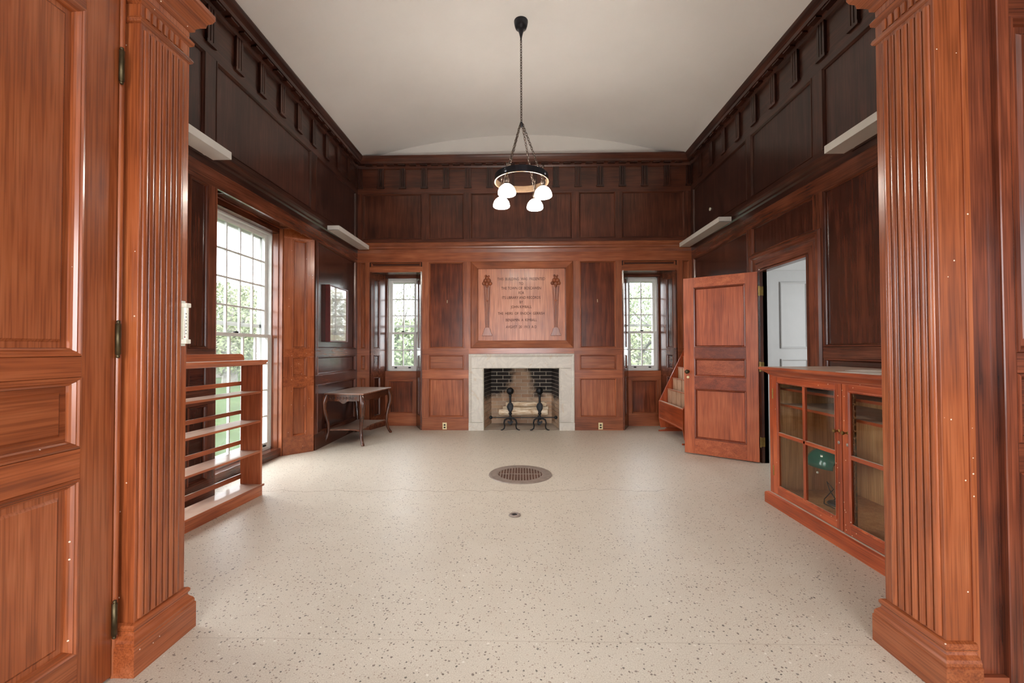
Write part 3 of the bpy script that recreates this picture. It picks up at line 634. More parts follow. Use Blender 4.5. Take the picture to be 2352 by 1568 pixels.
# narrow window recesses of the back wall
for k, (f0, f1, b0, b1, lb) in enumerate(((-2.40, -1.563, -2.285, -1.72, 'splayed oak window recess behind the carved table'), (1.583, 2.44, 1.737, 2.315, 'splayed oak window recess next to the pamphlet rack'))):
    e = empty('trim_%d' % (3 + k), label=lb, cat='window recess', kind='structure')
    for xf, xb, sg in ((f0, b0, 1), (f1, b1, -1)):
        sd = Vector((xb - xf, 0.36)); Lq = sd.length; Q = Fr((xf, YB - 0.02), sd, (sg * sd.y, -sg * sd.x))
        build('reveal_board', MB().fbox(Q, 0, Lq + 0.02, 0, 2.5, -0.06, 0.0), SIDE['Z'], e)
        for z0, z1 in ((0.20, 0.82), (0.94, 1.18), (1.28, 2.40)): tier(Q, 0.0, Lq, z0, z1, [(0.075, 0.245)], e, SIDE, pm=SIDP)
        for z0, z1 in ((0.0, 0.20), (0.82, 0.94), (1.18, 1.28), (2.40, 2.5)): build('rail', MB().fbox(Q, 0, Lq, z0, z1, 0, 0.025), SIDE['X'], e)
    build('soffit', MB().box(f0, f1, YB, 7.05, 2.495, 2.53), SIDE['X'], e)
    w0, w1 = (-2.228, -1.735) if k == 0 else (1.752, 2.255)
    for z0, z1, x0, x1 in ((0.0, 0.908, b0 - 0.1, b1 + 0.1), (2.455, 2.53, b0 - 0.1, b1 + 0.1), (0.908, 2.455, b0 - 0.1, w0), (0.908, 2.455, w1, b1 + 0.1)):
        build('back_board', MB().box(x0, x1, 7.055, 7.24, z0, z1), SIDE['Z'], e)
    PA = Fr((0, 7.055), (1, 0), (0, -1))
    build('window_stool', MB().fbox(PA, b0, b1, 0.81, 0.905, 0.0, 0.03), BACK['X'], e, bevel=0.004)
    tier(PA, b0, b1, 0.20, 0.755, [(b0 + 0.075, b1 - 0.075)], e, BACK, pm=MOTT); rail(PA, b0, b1, 0, 0.20, e, BACK); rail(PA, b0, b1, 0.755, 0.81, e, BACK)
    for x0, x1 in ((b0, w0), (w1, b1)): build('stop_bead', MB().fbox(PA, x0, x1, 0.905, 2.455, 0.0, 0.02), SIDE['Z'], e, bevel=0.004)
    build('stop_bead', MB().fbox(PA, b0, b1, 2.455, 2.495, 0.0, 0.02), SIDE['X'], e, bevel=0.004)

# ------------------------------------------------------------------ white hall behind the doorway
hall = MB(); hall.box(2.735, 5.0, 5.9, 6.0, 0, 2.7); hall.box(4.9, 5.0, 3.4, 5.9, 0, 2.7); hall.box(2.735, 5.0, 3.3, 3.4, 0, 2.7)
hw = build('wall_hall', hall, M_HALL, label='white painted panelled wall of the hall through the doorway', cat='wall', kind='structure')
build('ceiling_hall', MB().box(2.735, 5.0, 3.3, 6.0, 2.46, 2.7), M_HALL, label='white ceiling of the hall through the doorway', cat='ceiling', kind='structure')
PH = Fr((0, 5.9), (1, 0), (0, -1))
hm = [(0.0, 0.0), (0.0, 0.016), (0.010, 0.020), (0.022, 0.008), (0.024, 0.0)]
for z0, z1 in ((0.2, 1.12), (1.265, 2.175)): build('moulding', MB().frame(PH, 3.555, 3.925, z0, z1, hm), M_HALL, hw)
build('crown', MB().run(PH, 2.735, 4.9, [(0, 2.33), (0.02, 2.34), (0.05, 2.39), (0.08, 2.43), (0.08, 2.46), (0, 2.46)]), M_HALL, hw)
build('corner_board', MB().fbox(PH, 3.30, 3.42, 0, 2.33, 0, 0.02), M_HALL, hw)
build('baseboard', MB().fbox(PH, 2.735, 4.9, 0, 0.16, 0, 0.018), M_HALL, hw, bevel=0.003)

# ------------------------------------------------------------------ carved plaque over the fireplace
FIELD = wood('plaque_oak', 'Z', srgb(138, 76, 46), srgb(168, 98, 62), srgb(190, 120, 80), rough=0.36, coat=0.05)
plq = empty('plaque', (0, YB, 0), label='carved oak dedication plaque with lettering between two torches', cat='plaque')
def pl(name, mb, mat, par=None, bv=0.0):
    o = build(name, mb, mat, par or plq, bevel=bv)
    if (par or plq) is plq: o.location = (0, -YB, 0)
    return o
pl('board', MB().fbox(PB, -0.80, 0.82, 1.286, 2.648, 0.001, 0.008), BACK['Z'])
mouldings(PB, -0.794, 0.821, 1.282, 2.652, [(0.0, 0.004), (0.0, 0.03), (0.008, 0.036), (0.014, 0.030), (0.112, 0.055), (0.118, 0.052), (0.122, 0.030), (0.122, 0.004)], BACK, plq)
for o in plq.children:
    if o.name.startswith('moulding'): o.location = (0, -YB, 0)
field = pl('field', MB().fbox(PB, -0.672, 0.686, 1.40, 2.533, 0.002, 0.03), FIELD)
lines = [('THIS  BUILDING  WAS  PRESENTED', 2.368), ('TO', 2.293), ('THE TOWN OF  BOSCAWEN', 2.222), ('FOR', 2.148), ('ITS LIBRARY AND RECORDS', 2.074), ('BY', 2.002),
         ('JOHN KIMBALL', 1.928), ('THE  HEIRS  OF  ENOCH  GERRISH', 1.825), ('BENJAMIN  A  KIMBALL', 1.722), ('AVGVST  20  1913  A D', 1.613)]
xs_ = None
for txt, zc in lines:
    cu = bpy.data.curves.new('lettering', 'FONT'); cu.body = txt; cu.size = 0.060; cu.align_x = 'CENTER'; cu.align_y = 'CENTER'; cu.extrude = 0.0012; cu.resolution_u = 3
    t = bpy.data.objects.new('lettering_source', cu); COL.objects.link(t); bpy.context.view_layer.update()
    me = bpy.data.meshes.new_from_object(t); w = max(v.co.x for v in me.vertices) - min(v.co.x for v in me.vertices)
    bpy.data.objects.remove(t)
    if xs_ is None: xs_ = 0.75 / w
    for v in me.vertices: v.co = (v.co.x * xs_, v.co.z * -1.0, v.co.y)
    me.name = 'lettering'
    o = link('lettering', me, M_LETTER, plq, loc=(0.004, -0.0308, zc), kind='stuff')
def torch(cx):
    e = build('torch', MB().prism([(-0.030, 1.60), (0.030, 1.60), (0.058, 2.26), (-0.058, 2.26)], lambda a, b, d: (cx + a, YB - d, b), 0.028, 0.034), BACK['Z'], plq, loc=(0, -YB, 0))
    for s in (-1, 0, 1):
        build('rib', MB().tube([(cx + s * 0.020, YB - 0.036, 1.60), (cx + s * 0.026, YB - 0.040, 1.95), (cx + s * 0.046, YB - 0.038, 2.26)], [0.008, 0.009, 0.007], 8), BACK['Z'], e)
    foot = [(-0.085, 1.475), (0.085, 1.475), (0.078, 1.50), (0.060, 1.53), (0.052, 1.57), (0.040, 1.60), (0.0, 1.615), (-0.040, 1.60), (-0.052, 1.57), (-0.060, 1.53), (-0.078, 1.50)]
    build('foot', MB().prism(foot, lambda a, b, d: (cx + a, YB - d, b), 0.028, 0.05), BACK['Z'], e, bevel=0.005)
    build('collar', MB().sphere((cx, YB - 0.036, 2.03), 0.018, 10, 8), BACK['Z'], e)
    for dx, dz, r in ((-0.05, 2.30, 0.03), (0.05, 2.30, 0.03), (0, 2.29, 0.036), (-0.025, 2.345, 0.034), (0.028, 2.345, 0.034), (0, 2.385, 0.03), (-0.02, 2.42, 0.018), (0.024, 2.415, 0.016), (0.0, 2.255, 0.022)):
        build('flame', MB().sphere((cx + dx, YB - 0.036, dz), r, 10, 8), BACK['Z'], e)
torch(-0.532); torch(0.545)

# ------------------------------------------------------------------ fireplace
fp = empty('fireplace', (0, YB, 0), label='marble fireplace surround with a brick firebox under the plaque', cat='fireplace')
def fo(name, mb, mat, bv=0.0, par=None):
    o = build(name, mb, mat, par or fp, bevel=bv)
    if par is None: o.location = (0, -YB, 0)
    return o
fo('marble_jamb', MB().fbox(PB, -0.795, -0.588, 0.125, 0.965, -0.05, 0.048), M_MARBLE, 0.004); fo('marble_jamb', MB().fbox(PB, 0.592, 0.80, 0.125, 0.965, -0.05, 0.048), M_MARBLE, 0.004)
fo('marble_lintel', MB().fbox(PB, -0.795, 0.80, 0.967, 1.165, -0.05, 0.048), M_MARBLE, 0.004)
fo('plinth_block', MB().fbox(PB, -0.824, -0.586, 0, 0.123, -0.05, 0.072), M_MARBLE, 0.004); fo('plinth_block', MB().fbox(PB, 0.59, 0.829, 0, 0.123, -0.05, 0.072), M_MARBLE, 0.004)
bp = [(0.0, -0.02), (0.0, 0.062), (0.006, 0.068), (0.018, 0.068), (0.024, 0.060), (0.034, 0.058), (0.044, 0.050), (0.052, 0.046), (0.052, -0.02)]
x0, x1, zt = -0.822, 0.827, 1.192
fo('marble_band', MB().loops([[PB(x0 + i, 0.123, d) for i, d in bp], [PB(x0 + i, zt - i, d) for i, d in bp], [PB(x1 - i, zt - i, d) for i, d in bp], [PB(x1 - i, 0.123, d) for i, d in bp]], caps=True), M_MARBLE)
ip = [(0.0, 0.03), (0.0, 0.052), (0.010, 0.054), (0.022, 0.044), (0.022, 0.03)]
fo('inner_fillet', MB().loops([[PB(-0.588 - 0.022 + i, 0.123, d) for i, d in ip], [PB(-0.588 - 0.022 + i, 0.987 - i, d) for i, d in ip], [PB(0.592 + 0.022 - i, 0.987 - i, d) for i, d in ip], [PB(0.592 + 0.022 - i, 0.123, d) for i, d in ip]], caps=True), M_MARBLE)
fo('hearth', MB().box(-0.62, 0.62, YB - 0.06, 7.3, -0.01, 0.004), M_HEARTH)
cav = MB(); cav.box(-0.62, 0.62, 7.262, 7.34, 0, 1.19); cav.box(-0.62, 0.62, YB + 0.04, 7.3, 1.12, 1.19)
fo('firebox_back', cav, M_MORTAR)
QB = Fr((0, 7.262), (1, 0), (0, -1)); QL = Fr((-0.604, 6.70), (0.085, 0.56), (0.56, -0.085)); QR = Fr((0.608, 6.70), (-0.085, 0.56), (-0.56, -0.085))
for Q in (QL, QR): fo('firebox_cheek', MB().fbox(Q, -0.02, 0.60, 0, 1.15, -0.03, 0.0), M_MORTAR)
cache = {}
def brick(Q, a0, a1, z):
    ln = round(a1 - a0, 3)
    if ln < 0.02: return
    if ln not in cache: cache[ln] = build('brick', MB().box(-ln / 2, ln / 2, -0.006, 0.006, -0.0265, 0.0265), M_BRICK, fp, bevel=0.002).data; o = [c for c in fp.children if c.data is cache[ln]][0]
    else: o = link('brick', cache[ln], None, fp)
    p = Q((a0 + a1) / 2, z, 0.0055 + random.uniform(-0.0012, 0.0012)); o.location = (p[0], p[1] - YB, z); o.rotation_euler = (0, 0, math.atan2(Q.s.y, Q.s.x))
for r in range(17):
    z = 0.036 + r * 0.0625
    for Q, lo, hi in ((QB, -0.518, 0.522), (QL, 0.0, 0.555), (QR, 0.0, 0.555)):
        a = lo - (0.105 if r % 2 else 0.0)
        while a < hi:
            brick(Q, max(a, lo), min(a + 0.200, hi), z); a += 0.21

# andirons, logs, rod
def andiron(cx, lb):
    y = 6.60; e = empty('andiron', (cx, y, 0.004), label=lb, cat='andiron', group='iron andirons in the fireplace')
    for s in (-1, 1):
        build('leg', MB().tube([(0, 0, 0.185), (s * 0.045, 0, 0.188), (s * 0.085, 0, 0.165), (s * 0.098, 0, 0.12), (s * 0.088, 0, 0.075), (s * 0.095, 0, 0.035), (s * 0.125, 0, 0.012), (s * 0.150, 0, 0.010)], [0.013, 0.013, 0.013, 0.012, 0.011, 0.010, 0.009, 0.007], 8), M_IRON, e)
    heart = [(0, 0.085), (0.045, 0.13), (0.042, 0.148), (0.022, 0.152), (0, 0.138), (-0.022, 0.152), (-0.042, 0.148), (-0.045, 0.13)]
    build('pendant', MB().prism(heart, lambda a, b, d: (a, d, b), -0.012, 0.006), M_IRON, e, bevel=0.003)
    build('shaft', MB().lathe([(0.018, 0.17), (0.024, 0.19), (0.022, 0.215), (0.016, 0.235), (0.018, 0.25), (0.030, 0.262), (0.020, 0.28), (0.024, 0.30)], (0, 0, 0), 14), M_IRON, e)
    oval = [(0.052 * math.sin(2 * PI * i / 20) * (0.9 if math.cos(2 * PI * i / 20) > 0 else 1.0), 0.365 - 0.072 * math.cos(2 * PI * i / 20)) for i in range(20)]
    o = build('oval_boss', MB().prism(oval, lambda a, b, d: (a, d, b), -0.022, 0.014), M_IRON, e, bevel=0.008)
    build('oval_rim', MB().tube([(a * 0.66, -0.023, 0.365 + (b - 0.365) * 0.7) for a, b in oval], 0.005, 6, closed=True), M_IRON, o)
    build('neck', MB().lathe([(0.020, 0.43), (0.017, 0.45), (0.016, 0.50), (0.021, 0.535), (0.022, 0.55), (0.018, 0.56)], (0, 0, 0), 14), M_IRON, e)
    build('ball', MB().sphere((0, 0, 0.612), 0.056, 20, 14), M_IRON, e)
    build('billet_bar', MB().box(-0.014, 0.014, 0.0, 0.52, 0.165, 0.19), M_IRON, e, bevel=0.003)
    build('rear_leg', MB().box(-0.013, 0.013, 0.49, 0.515, 0.0, 0.165), M_IRON, e, bevel=0.003)
andiron(-0.172, 'black iron ball-topped andiron nearer the carved table side'); andiron(0.284, 'black iron ball-topped andiron nearer the pamphlet rack side')
def log(name, x0, x1, y, z, r, lb):
    n = 14; rnd = random.Random(x0 * 7 + z)
    pts = [(x0 + (x1 - x0) * i / n, y + rnd.uniform(-0.004, 0.004), z + rnd.uniform(-0.004, 0.004)) for i in range(n + 1)]
    build(name, MB().tube(pts, [r * rnd.uniform(0.95, 1.05) for _ in pts], 14), M_BIRCH, label=lb, cat='log', group='birch logs on the andirons')
log('birch_log', -0.36, 0.42, 6.86, 0.200 + 0.052, 0.052, 'front birch log lying on the andiron bars')
log('birch_log', -0.30, 0.44, 6.985, 0.202 + 0.066, 0.066, 'thickest birch log lying behind the front log')
log('birch_log', -0.25, 0.40, 6.93, 0.370, 0.038, 'thin birch log resting on top of two others')
rod = empty('fire_rod', (0.03, 6.56, 0.0), label='black iron rod with ball ends across the andirons', cat='fire rod')
build('bar', MB().tube([(-0.49, 0, 0.214), (0.49, 0, 0.214)], 0.008, 8), M_IRON, rod)
for s in (-1, 1): build('ball_end', MB().sphere((s * 0.50, 0, 0.214), 0.027, 14, 10), M_IRON, rod)

# outlets and picture hooks on the back wall
for u, lb in ((-1.205, 'cream double outlet plate low on the panel left of the fireplace'), (1.234, 'cream double outlet plate low on the panel right of the fireplace')):
    e = empty('outlet', (u, YB - 0.025, 0.062), label=lb, cat='outlet')
    build('plate', MB().box(-0.034, 0.034, -0.007, 0.0, -0.056, 0.056), M_CREAM, e, bevel=0.003)
    for dz in (0.019, -0.019): build('socket', MB().prism([(0.016 * math.cos(t * PI / 6), 0.013 * math.sin(t * PI / 6) + dz) for t in range(12)], lambda a, b, d: (a, d, b), -0.0085, -0.004), M_DARK, e)
for x, z, lb in ((-1.166, 2.02, 'small brass picture hook on the panel left of the plaque'), (1.2, 2.02, 'small brass picture hook on the panel right of the plaque')):
    build('picture_hook', MB().tube([(x, YB - 0.006, z + 0.025), (x, YB - 0.012, z), (x, YB - 0.018, z - 0.02), (x, YB - 0.028, z - 0.012)], 0.004, 6), M_CREAM, label=lb, cat='hook')
build('wall_button', MB().prism([(0.022 * math.cos(t * PI / 8), 0.022 * math.sin(t * PI / 8)) for t in range(16)], lambda a, b, d: (XR - d, 6.03 + a, 3.237 + b), 0.004, 0.02), M_WHITEP, bevel=0.004,
      label='small round white button on the upper oak panel', cat='wall button')

# ------------------------------------------------------------------ floor fittings
gx, gy = -0.013, 4.325
gt = empty('floor_grate', (gx, gy, 0), label='round metal floor grate in the middle of the floor', cat='floor grate')
build('ring', MB().lathe([(0.225, 0.001), (0.225, 0.006), (0.235, 0.0085), (0.300, 0.0085), (0.316, 0.006), (0.319, 0.001)], (0, 0, 0), 56).loops([], False) if False else
      MB().loops([[(r * math.cos(2 * PI * j / 56), r * math.sin(2 * PI * j / 56), z) for j in range(56)] for r, z in ((0.222, 0.001), (0.222, 0.006), (0.232, 0.0085), (0.300, 0.0085), (0.316, 0.006), (0.319, 0.001))], closed_v=True, smooth=False), M_GRATE, gt)
build('pit', MB().lathe([(0.224, 0.0005), (0.224, 0.0018)], (0, 0, 0), 40, smooth=False), M_RUST, gt)
for i in range(-7, 8):
    x = i * 0.0285; hl = math.sqrt(max(0, 0.226 ** 2 - x * x))
    if hl > 0.03: build('bar', MB().box(x - 0.0045, x + 0.0045, -hl, hl, 0.0015, 0.0075), M_GRATE, gt)
for t in (0,): build('cross_bar', MB().box(-0.215 if t == 0 else -0.17, 0.215 if t == 0 else 0.17, t * 0.12 - 0.004, t * 0.12 + 0.004, 0.0015, 0.0065), M_GRATE, gt)
dr = empty('floor_socket', (-0.054, 3.265, 0), label='small round brass floor socket in front of the grate', cat='floor socket')
build('rim', MB().loops([[(r * math.cos(2 * PI * j / 32), r * math.sin(2 * PI * j / 32), z) for j in range(32)] for r, z in ((0.022, 0.001), (0.022, 0.009), (0.034, 0.012), (0.044, 0.006), (0.046, 0.001))], closed_v=True, smooth=True), M_GRATE, dr)
build('plug', MB().lathe([(0.024, 0.001), (0.024, 0.006), (0.012, 0.010), (0.004, 0.011)], (0, 0, 0), 24), M_IRON, dr)

# ------------------------------------------------------------------ chandelier
def link_chain(mb, p0, p1, pitch=0.027, r=0.0034, lr=0.018, wr=0.010):
    p0, p1 = Vector(p0), Vector(p1); t = (p1 - p0); L = t.length; t.normalize(); n = int(L / pitch); s = t.orthogonal().normalized(); b = t.cross(s)
    for i in range(n):
        c = p0 + t * ((i + 0.5) * L / n); w = s if i % 2 else b
        mb.tube([c + t * (lr * math.cos(2 * PI * j / 10)) + w * (wr * math.sin(2 * PI * j / 10)) for j in range(10)], r, 5, closed=True)
    return mb
def chandelier(loc, top, lb):
    e = empty('chandelier', loc, label=lb, cat='chandelier')
    zr = 0.0  # ring bottom at local 0
    R = 0.277
    def band(r0, r1, z0, z1): return MB().loops([[(r * math.cos(2 * PI * j / 64), r * math.sin(2 * PI * j / 64), z) for j in range(64)] for r, z in ((r0, z0), (r1, z0), (r1, z1), (r0, z1))], closed_v=True, smooth=False)
    rg = build('ring', band(R - 0.004, R, 0.0, 0.064), M_BRONZE, e)
    build('ring_lining', band(R - 0.010, R - 0.0045, 0.0, 0.062), M_RINGIN, rg)
    build('ring_bead', band(R - 0.008, R + 0.003, -0.003, 0.003), M_RINGIN, rg)
    hz = 0.60
    build('hub', MB().lathe([(0.004, hz - 0.03), (0.014, hz - 0.02), (0.020, hz), (0.014, hz + 0.02), (0.006, hz + 0.03)], (0, 0, 0), 14), M_BRONZE, e)
    build('chain', link_chain(MB(), (0, 0, hz + 0.02), (0, 0, top - 0.19)), M_CHAIN, e)
    build('canopy', MB().lathe([(0.006, top - 0.20), (0.010, top - 0.17), (0.018, top - 0.135), (0.024, top - 0.112), (0.033, top - 0.092), (0.034, top - 0.085), (0.056, top - 0.075), (0.066, top - 0.045), (0.072, top - 0.015), (0.072, top + 0.01)], (0, 0, 0), 28), M_BRONZE, e)
    for k in range(4):
        a = math.radians(-34 + 90 * k); cx, cy = 0.258 * math.cos(a), 0.258 * math.sin(a); rx, ry = (R - 0.012) * math.cos(a), (R - 0.012) * math.sin(a)
        build('hanging_chain', link_chain(MB(), (0.016 * math.cos(a), 0.016 * math.sin(a), hz), (rx * 0.96, ry * 0.96, -0.02), pitch=0.028), M_CHAIN, e)
        build('boss', MB().lathe([(0.004, 0.0), (0.020, 0.004), (0.016, 0.012), (0.006, 0.018)], (0, 0, 0), 12), M_BRONZE, rg)
        bo = rg.children[-1] if False else [c for c in rg.children if c.name.startswith('boss')][-1]
        bo.location = (R * math.cos(a), R * math.sin(a), 0.032); bo.rotation_euler = Vector((math.cos(a), math.sin(a), 0)).to_track_quat('Z', 'Y').to_euler()
        lp = build('socket', MB().lathe([(0.004, 0.115), (0.012, 0.11), (0.010, 0.09), (0.005, 0.085), (0.006, -0.02), (0.014, -0.03), (0.022, -0.045), (0.026, -0.062), (0.020, -0.082), (0.016, -0.092), (0.030, -0.100), (0.034, -0.125)], (cx, cy, 0), 18), M_CHAIN, e)
        pr = [(0.034, -0.106), (0.046, -0.114), (0.063, -0.129), (0.077, -0.150), (0.085, -0.173), (0.0875, -0.191), (0.085, -0.202), (0.079, -0.207)]
        inn = [(r - 0.004, z) for r, z in reversed(pr[1:])] + [(0.030, -0.110)]
        build('shade', MB().loops([[(cx + r * math.cos(2 * PI * j / 32), cy + r * math.sin(2 * PI * j / 32), z) for j in range(32)] for r, z in pr + inn], closed_v=True, smooth=True), M_SHADE, e)
    return e
chandelier((0.01, 4.345, 2.985), 4.665 - 2.985, 'ring chandelier with four lit opal glass shades')

# ------------------------------------------------------------------ open door to the hall
hx, hy = 2.628, 4.765; fx, fy = 1.990, 5.235
e = door1 = empty('door_1', (hx, hy, 0), label='open orange-brown three-panel oak door with brass knob', cat='door', kind='structure')
Q = Fr((0, 0), (fx - hx, fy - hy), (-(fy - hy), (fx - hx)))      # s from hinge to free edge, face toward the camera
DL = 0.79
build('core', MB().fbox(Q, 0.0, DL, 0.012, 2.12, -0.03, -0.014), DOOR['Z'], e)
for a0, a1 in ((0.0, 0.12), (0.672, DL)): build('stile', MB().fbox(Q, a0, a1, 0.012, 2.12, -0.014, 0.014), DOOR['Z'], e, bevel=0.0015)
DM = [(0.0, 0.011), (0.004, 0.016), (0.012, 0.013), (0.018, 0.002), (0.024, -0.008), (0.025, -0.013), (0.0, -0.013)]
for z0, z1 in ((0.19, 0.788), (0.932, 1.152), (1.28, 2.0)):
    tall = z1 - z0 > 0.3
    build('panel', MB().fbox(Q, 0.12, 0.29 if tall else 0.672, z0, z1, -0.015, -0.009), DOOR['Z'] if tall else DOOR['X'], e)
    if tall: build('panel', MB().fbox(Q, 0.29, 0.672, z0, z1, -0.015, -0.009), DOOR['Z'], e)
    mouldings(Q, 0.12, 0.672, z0, z1, DM, DRAIL, e)
for z0, z1 in ((0.012, 0.19), (0.788, 0.932), (1.152, 1.28), (2.0, 2.12)): build('rail', MB().fbox(Q, 0.12, 0.672, z0, z1, -0.014, 0.014), (DRAIL if 0.5 < z0 < 1.5 else DOOR)['X'], e, bevel=0.0015)
kp = Q(0.744, 0.99, 0.014); nrm = Q.n
def turned(name, prof, p, mat, par):
    o = build(name, MB().lathe(prof, (0, 0, 0), 18), mat, par, loc=p); o.rotation_euler = nrm.to_track_quat('Z', 'Y').to_euler(); return o
turned('knob', [(0.020, 0.0), (0.018, 0.006), (0.009, 0.010), (0.009, 0.026), (0.020, 0.034), (0.026, 0.046), (0.022, 0.058), (0.010, 0.064)], kp, M_HINGE, e)
kh = turned('keyhole_plate', [(0.016, 0.0), (0.016, 0.004), (0.010, 0.006)], Q(0.744, 0.922, 0.014), M_CREAM, e)
for z in (1.905, 1.065, 0.232):
    h = build('hinge', MB().lathe([(0.008, -0.055), (0.008, 0.055)], (0.012, -0.006, z), 12), M_BRASS, e)
    build('hinge_leaf', MB().box(0.018, 0.062, -0.002, 0.004, z - 0.05, z + 0.05), M_BRASS, h)

# ------------------------------------------------------------------ glazed cabinet
cb = empty('glazed_cabinet', (2.36, 2.77, 0), label='low orange oak cabinet with glazed doors along the wall', cat='cabinet')
def cbx(name, x0, x1, y0, y1, z0, z1, mat, par=None, bv=0.0):
    o = build(name, MB().box(x0, x1, y0, y1, z0, z1), mat, par or cb, bevel=bv)
    if par is None: o.location = (-2.36, -2.77, 0)
    return o
C0, C1 = 1.975, 3.56; CXF, CXB = 2.05, 2.655
def base_prof(name, prof, mat):
    lp = [[(CXF - d, C0, z), (CXF - d, C1 + d, z), (CXB, C1 + d, z), (CXB, C0, z)] for d, z in prof]
    o = build(name, MB().loops(lp, caps=True), mat, cb); o.location = (-2.36, -2.77, 0)
base_prof('plinth', [(0.032, 0.0), (0.032, 0.078), (0.026, 0.086), (0.012, 0.094), (0.0, 0.096)], CAB['Y'])
base_prof('top', [(0.0, 1.05), (0.006, 1.058), (0.014, 1.066), (0.040, 1.086), (0.052, 1.092), (0.056, 1.098), (0.056, 1.112), (0.052, 1.116)], CAB['Y'])
cbx('side_panel', CXF + 0.02, CXB, C1 - 0.022, C1, 0.09, 1.06, CAB['Z']); cbx('side_panel', CXF + 0.02, CXB, C0, C0 + 0.022, 0.09, 1.06, CAB['Z'])
cbx('back_panel', CXB - 0.015, CXB, C0, C1, 0.09, 1.06, INSIDE); cbx('bottom_board', CXF + 0.02, CXB, C0 + 0.02, C1 - 0.02, 0.09, 0.115, INSIDE)
cbx('face_frame', CXF, CXF + 0.022, C1 - 0.05, C1, 0.09, 1.06, CAB['Z'], bv=0.002); cbx('face_frame', CXF, CXF + 0.022, C0, C0 + 0.05, 0.09, 1.06, CAB['Z'], bv=0.002)
cbx('face_rail', CXF, CXF + 0.022, C0 + 0.05, C1 - 0.05, 1.04, 1.06, CAB['Y'])
cbx('shelf', CXF + 0.07, CXB - 0.015, C0 + 0.022, C1 - 0.022, 0.93, 0.948, CAB['Y']); cbx('shelf', CXF + 0.07, CXB - 0.015, C0 + 0.022, C1 - 0.022, 0.80, 0.818, CAB['Y'])
lin = MB().box(CXF + 0.03, CXB - 0.02, C1 - 0.03, C1 - 0.022, 0.115, 1.05); o = build('lining', lin, INSIDE, cb); o.location = (-2.36, -2.77, 0)
# notched shelf strips
for y in (C1 - 0.032, 2.74, 2.80):
    m = MB()
    for i in range(22): m.box(CXF + 0.045, CXF + 0.063, y - 0.006, y + 0.006, 0.12 + i * 0.042, 0.12 + i * 0.042 + 0.030)
    m.box(CXF + 0.050, CXF + 0.063, y - 0.006, y + 0.006, 0.115, 1.04)
    o = build('notched_strip', m, INSIDE, cb); o.location = (-2.36, -2.77, 0)
def cab_door(y0, y1, knob_y):
    m = MB(); st = 0.055
    g0, g1, h0, h1 = y0 + st, y1 - st, 0.165, 0.995
    D = cbx('door', CXF - 0.002, CXF + 0.022, y0, y0 + st, 0.10, 1.04, CAB['Z'], bv=0.002)
    for b, mt in (((y1 - st, y1, 0.10, 1.04), 'Z'), ((g0, g1, 0.10, h0), 'Y'), ((g0, g1, h1, 1.04), 'Y')):
        cbx('door_frame', CXF - 0.002, CXF + 0.022, *b, CAB[mt], D, 0.002)
    ym = (g0 + g1) / 2; zm = 0.585
    cbx('mullion', CXF, CXF + 0.02, ym - 0.014, ym + 0.014, h0, h1, CAB['Z'], D, 0.005); cbx('muntin', CXF, CXF + 0.02, g0, g1, zm - 0.014, zm + 0.014, CAB['Y'], D, 0.005)
    build('glazing_bead', MB().frame(Fr((CXF - 0.002, 0), (0, 1), (-1, 0)), g0 - 0.004, g1 + 0.004, h0 - 0.004, h1 + 0.004, [(0, -0.01), (0, 0.003), (0.004, 0.005), (0.012, -0.004), (0.012, -0.01)]), CAB['Z'], D)
    for a, b in ((g0, ym), (ym, g1)):
        for c, d in ((h0, zm), (zm, h1)): cbx('pane', CXF + 0.008, CXF + 0.011, a, b, c, d, M_CGLASS, D)
    if knob_y:
        k = build('knob', MB().lathe([(0.010, 0.0), (0.005, 0.004), (0.005, 0.018), (0.011, 0.024), (0.013, 0.031), (0.008, 0.037)], (0, 0, 0), 14), M_BRASS, D, loc=(CXF - 0.002, knob_y, 0.735)); k.rotation_euler = (0, -PI / 2, 0)
        k = build('keyhole_plate', MB().lathe([(0.011, 0.0), (0.011, 0.002), (0.006, 0.004)], (0, 0, 0), 12), M_GRATE, D, loc=(CXF - 0.002, knob_y, 0.66)); k.rotation_euler = (0, -PI / 2, 0)
    return D
cab_door(2.770, 3.508, 2.795); cab_door(2.027, 2.764, 2.722)
for z in (0.90, 0.28):
    o = build('hinge', MB().tube([(CXF - 0.003, 3.509, z - 0.04), (CXF - 0.003, 3.509, z + 0.04)], 0.005, 8), M_BRASS, cb); o.location = (-2.36, -2.77, 0)
# green desk lamp in the cabinet
gl = empty('desk_lamp', (2.33, 3.24, 0.115), rz=math.radians(8), label='small desk lamp with green glass shade inside the cabinet', cat='lamp')
build('base', MB().lathe([(0.075, 0.0), (0.078, 0.008), (0.070, 0.016), (0.030, 0.026), (0.014, 0.036), (0.010, 0.05)], (0, -0.05, 0), 24), M_BRONZE, gl)
build('stem', MB().tube([(0, -0.05, 0.03), (0, -0.055, 0.15), (0, -0.045, 0.28), (0, -0.01, 0.34), (0, 0.06, 0.36)], 0.007, 8), M_BRONZE, gl)
prof = [(0.088 * math.sin(t), 0.10 * math.cos(t)) for t in [i * PI / 2 / 8 for i in range(9)]]
m = MB(); n = 14
lps = []
for i in range(n + 1):
    y = -0.05 + 0.25 * i / n; k = 1 - 0.42 * abs(2 * i / n - 1) ** 2.4
    lps.append([(0.095 * k * math.cos(t * PI / 12), y, 0.25 + 0.135 * k * math.sin(t * PI / 12)) for t in range(13)] + [(0.088 * k * math.cos(t * PI / 12), y, 0.25 + 0.127 * k * math.sin(t * PI / 12)) for t in range(12, -1, -1)])
m.loops(lps, caps=True, smooth=True); build('shade', m, M_GREEN, gl)
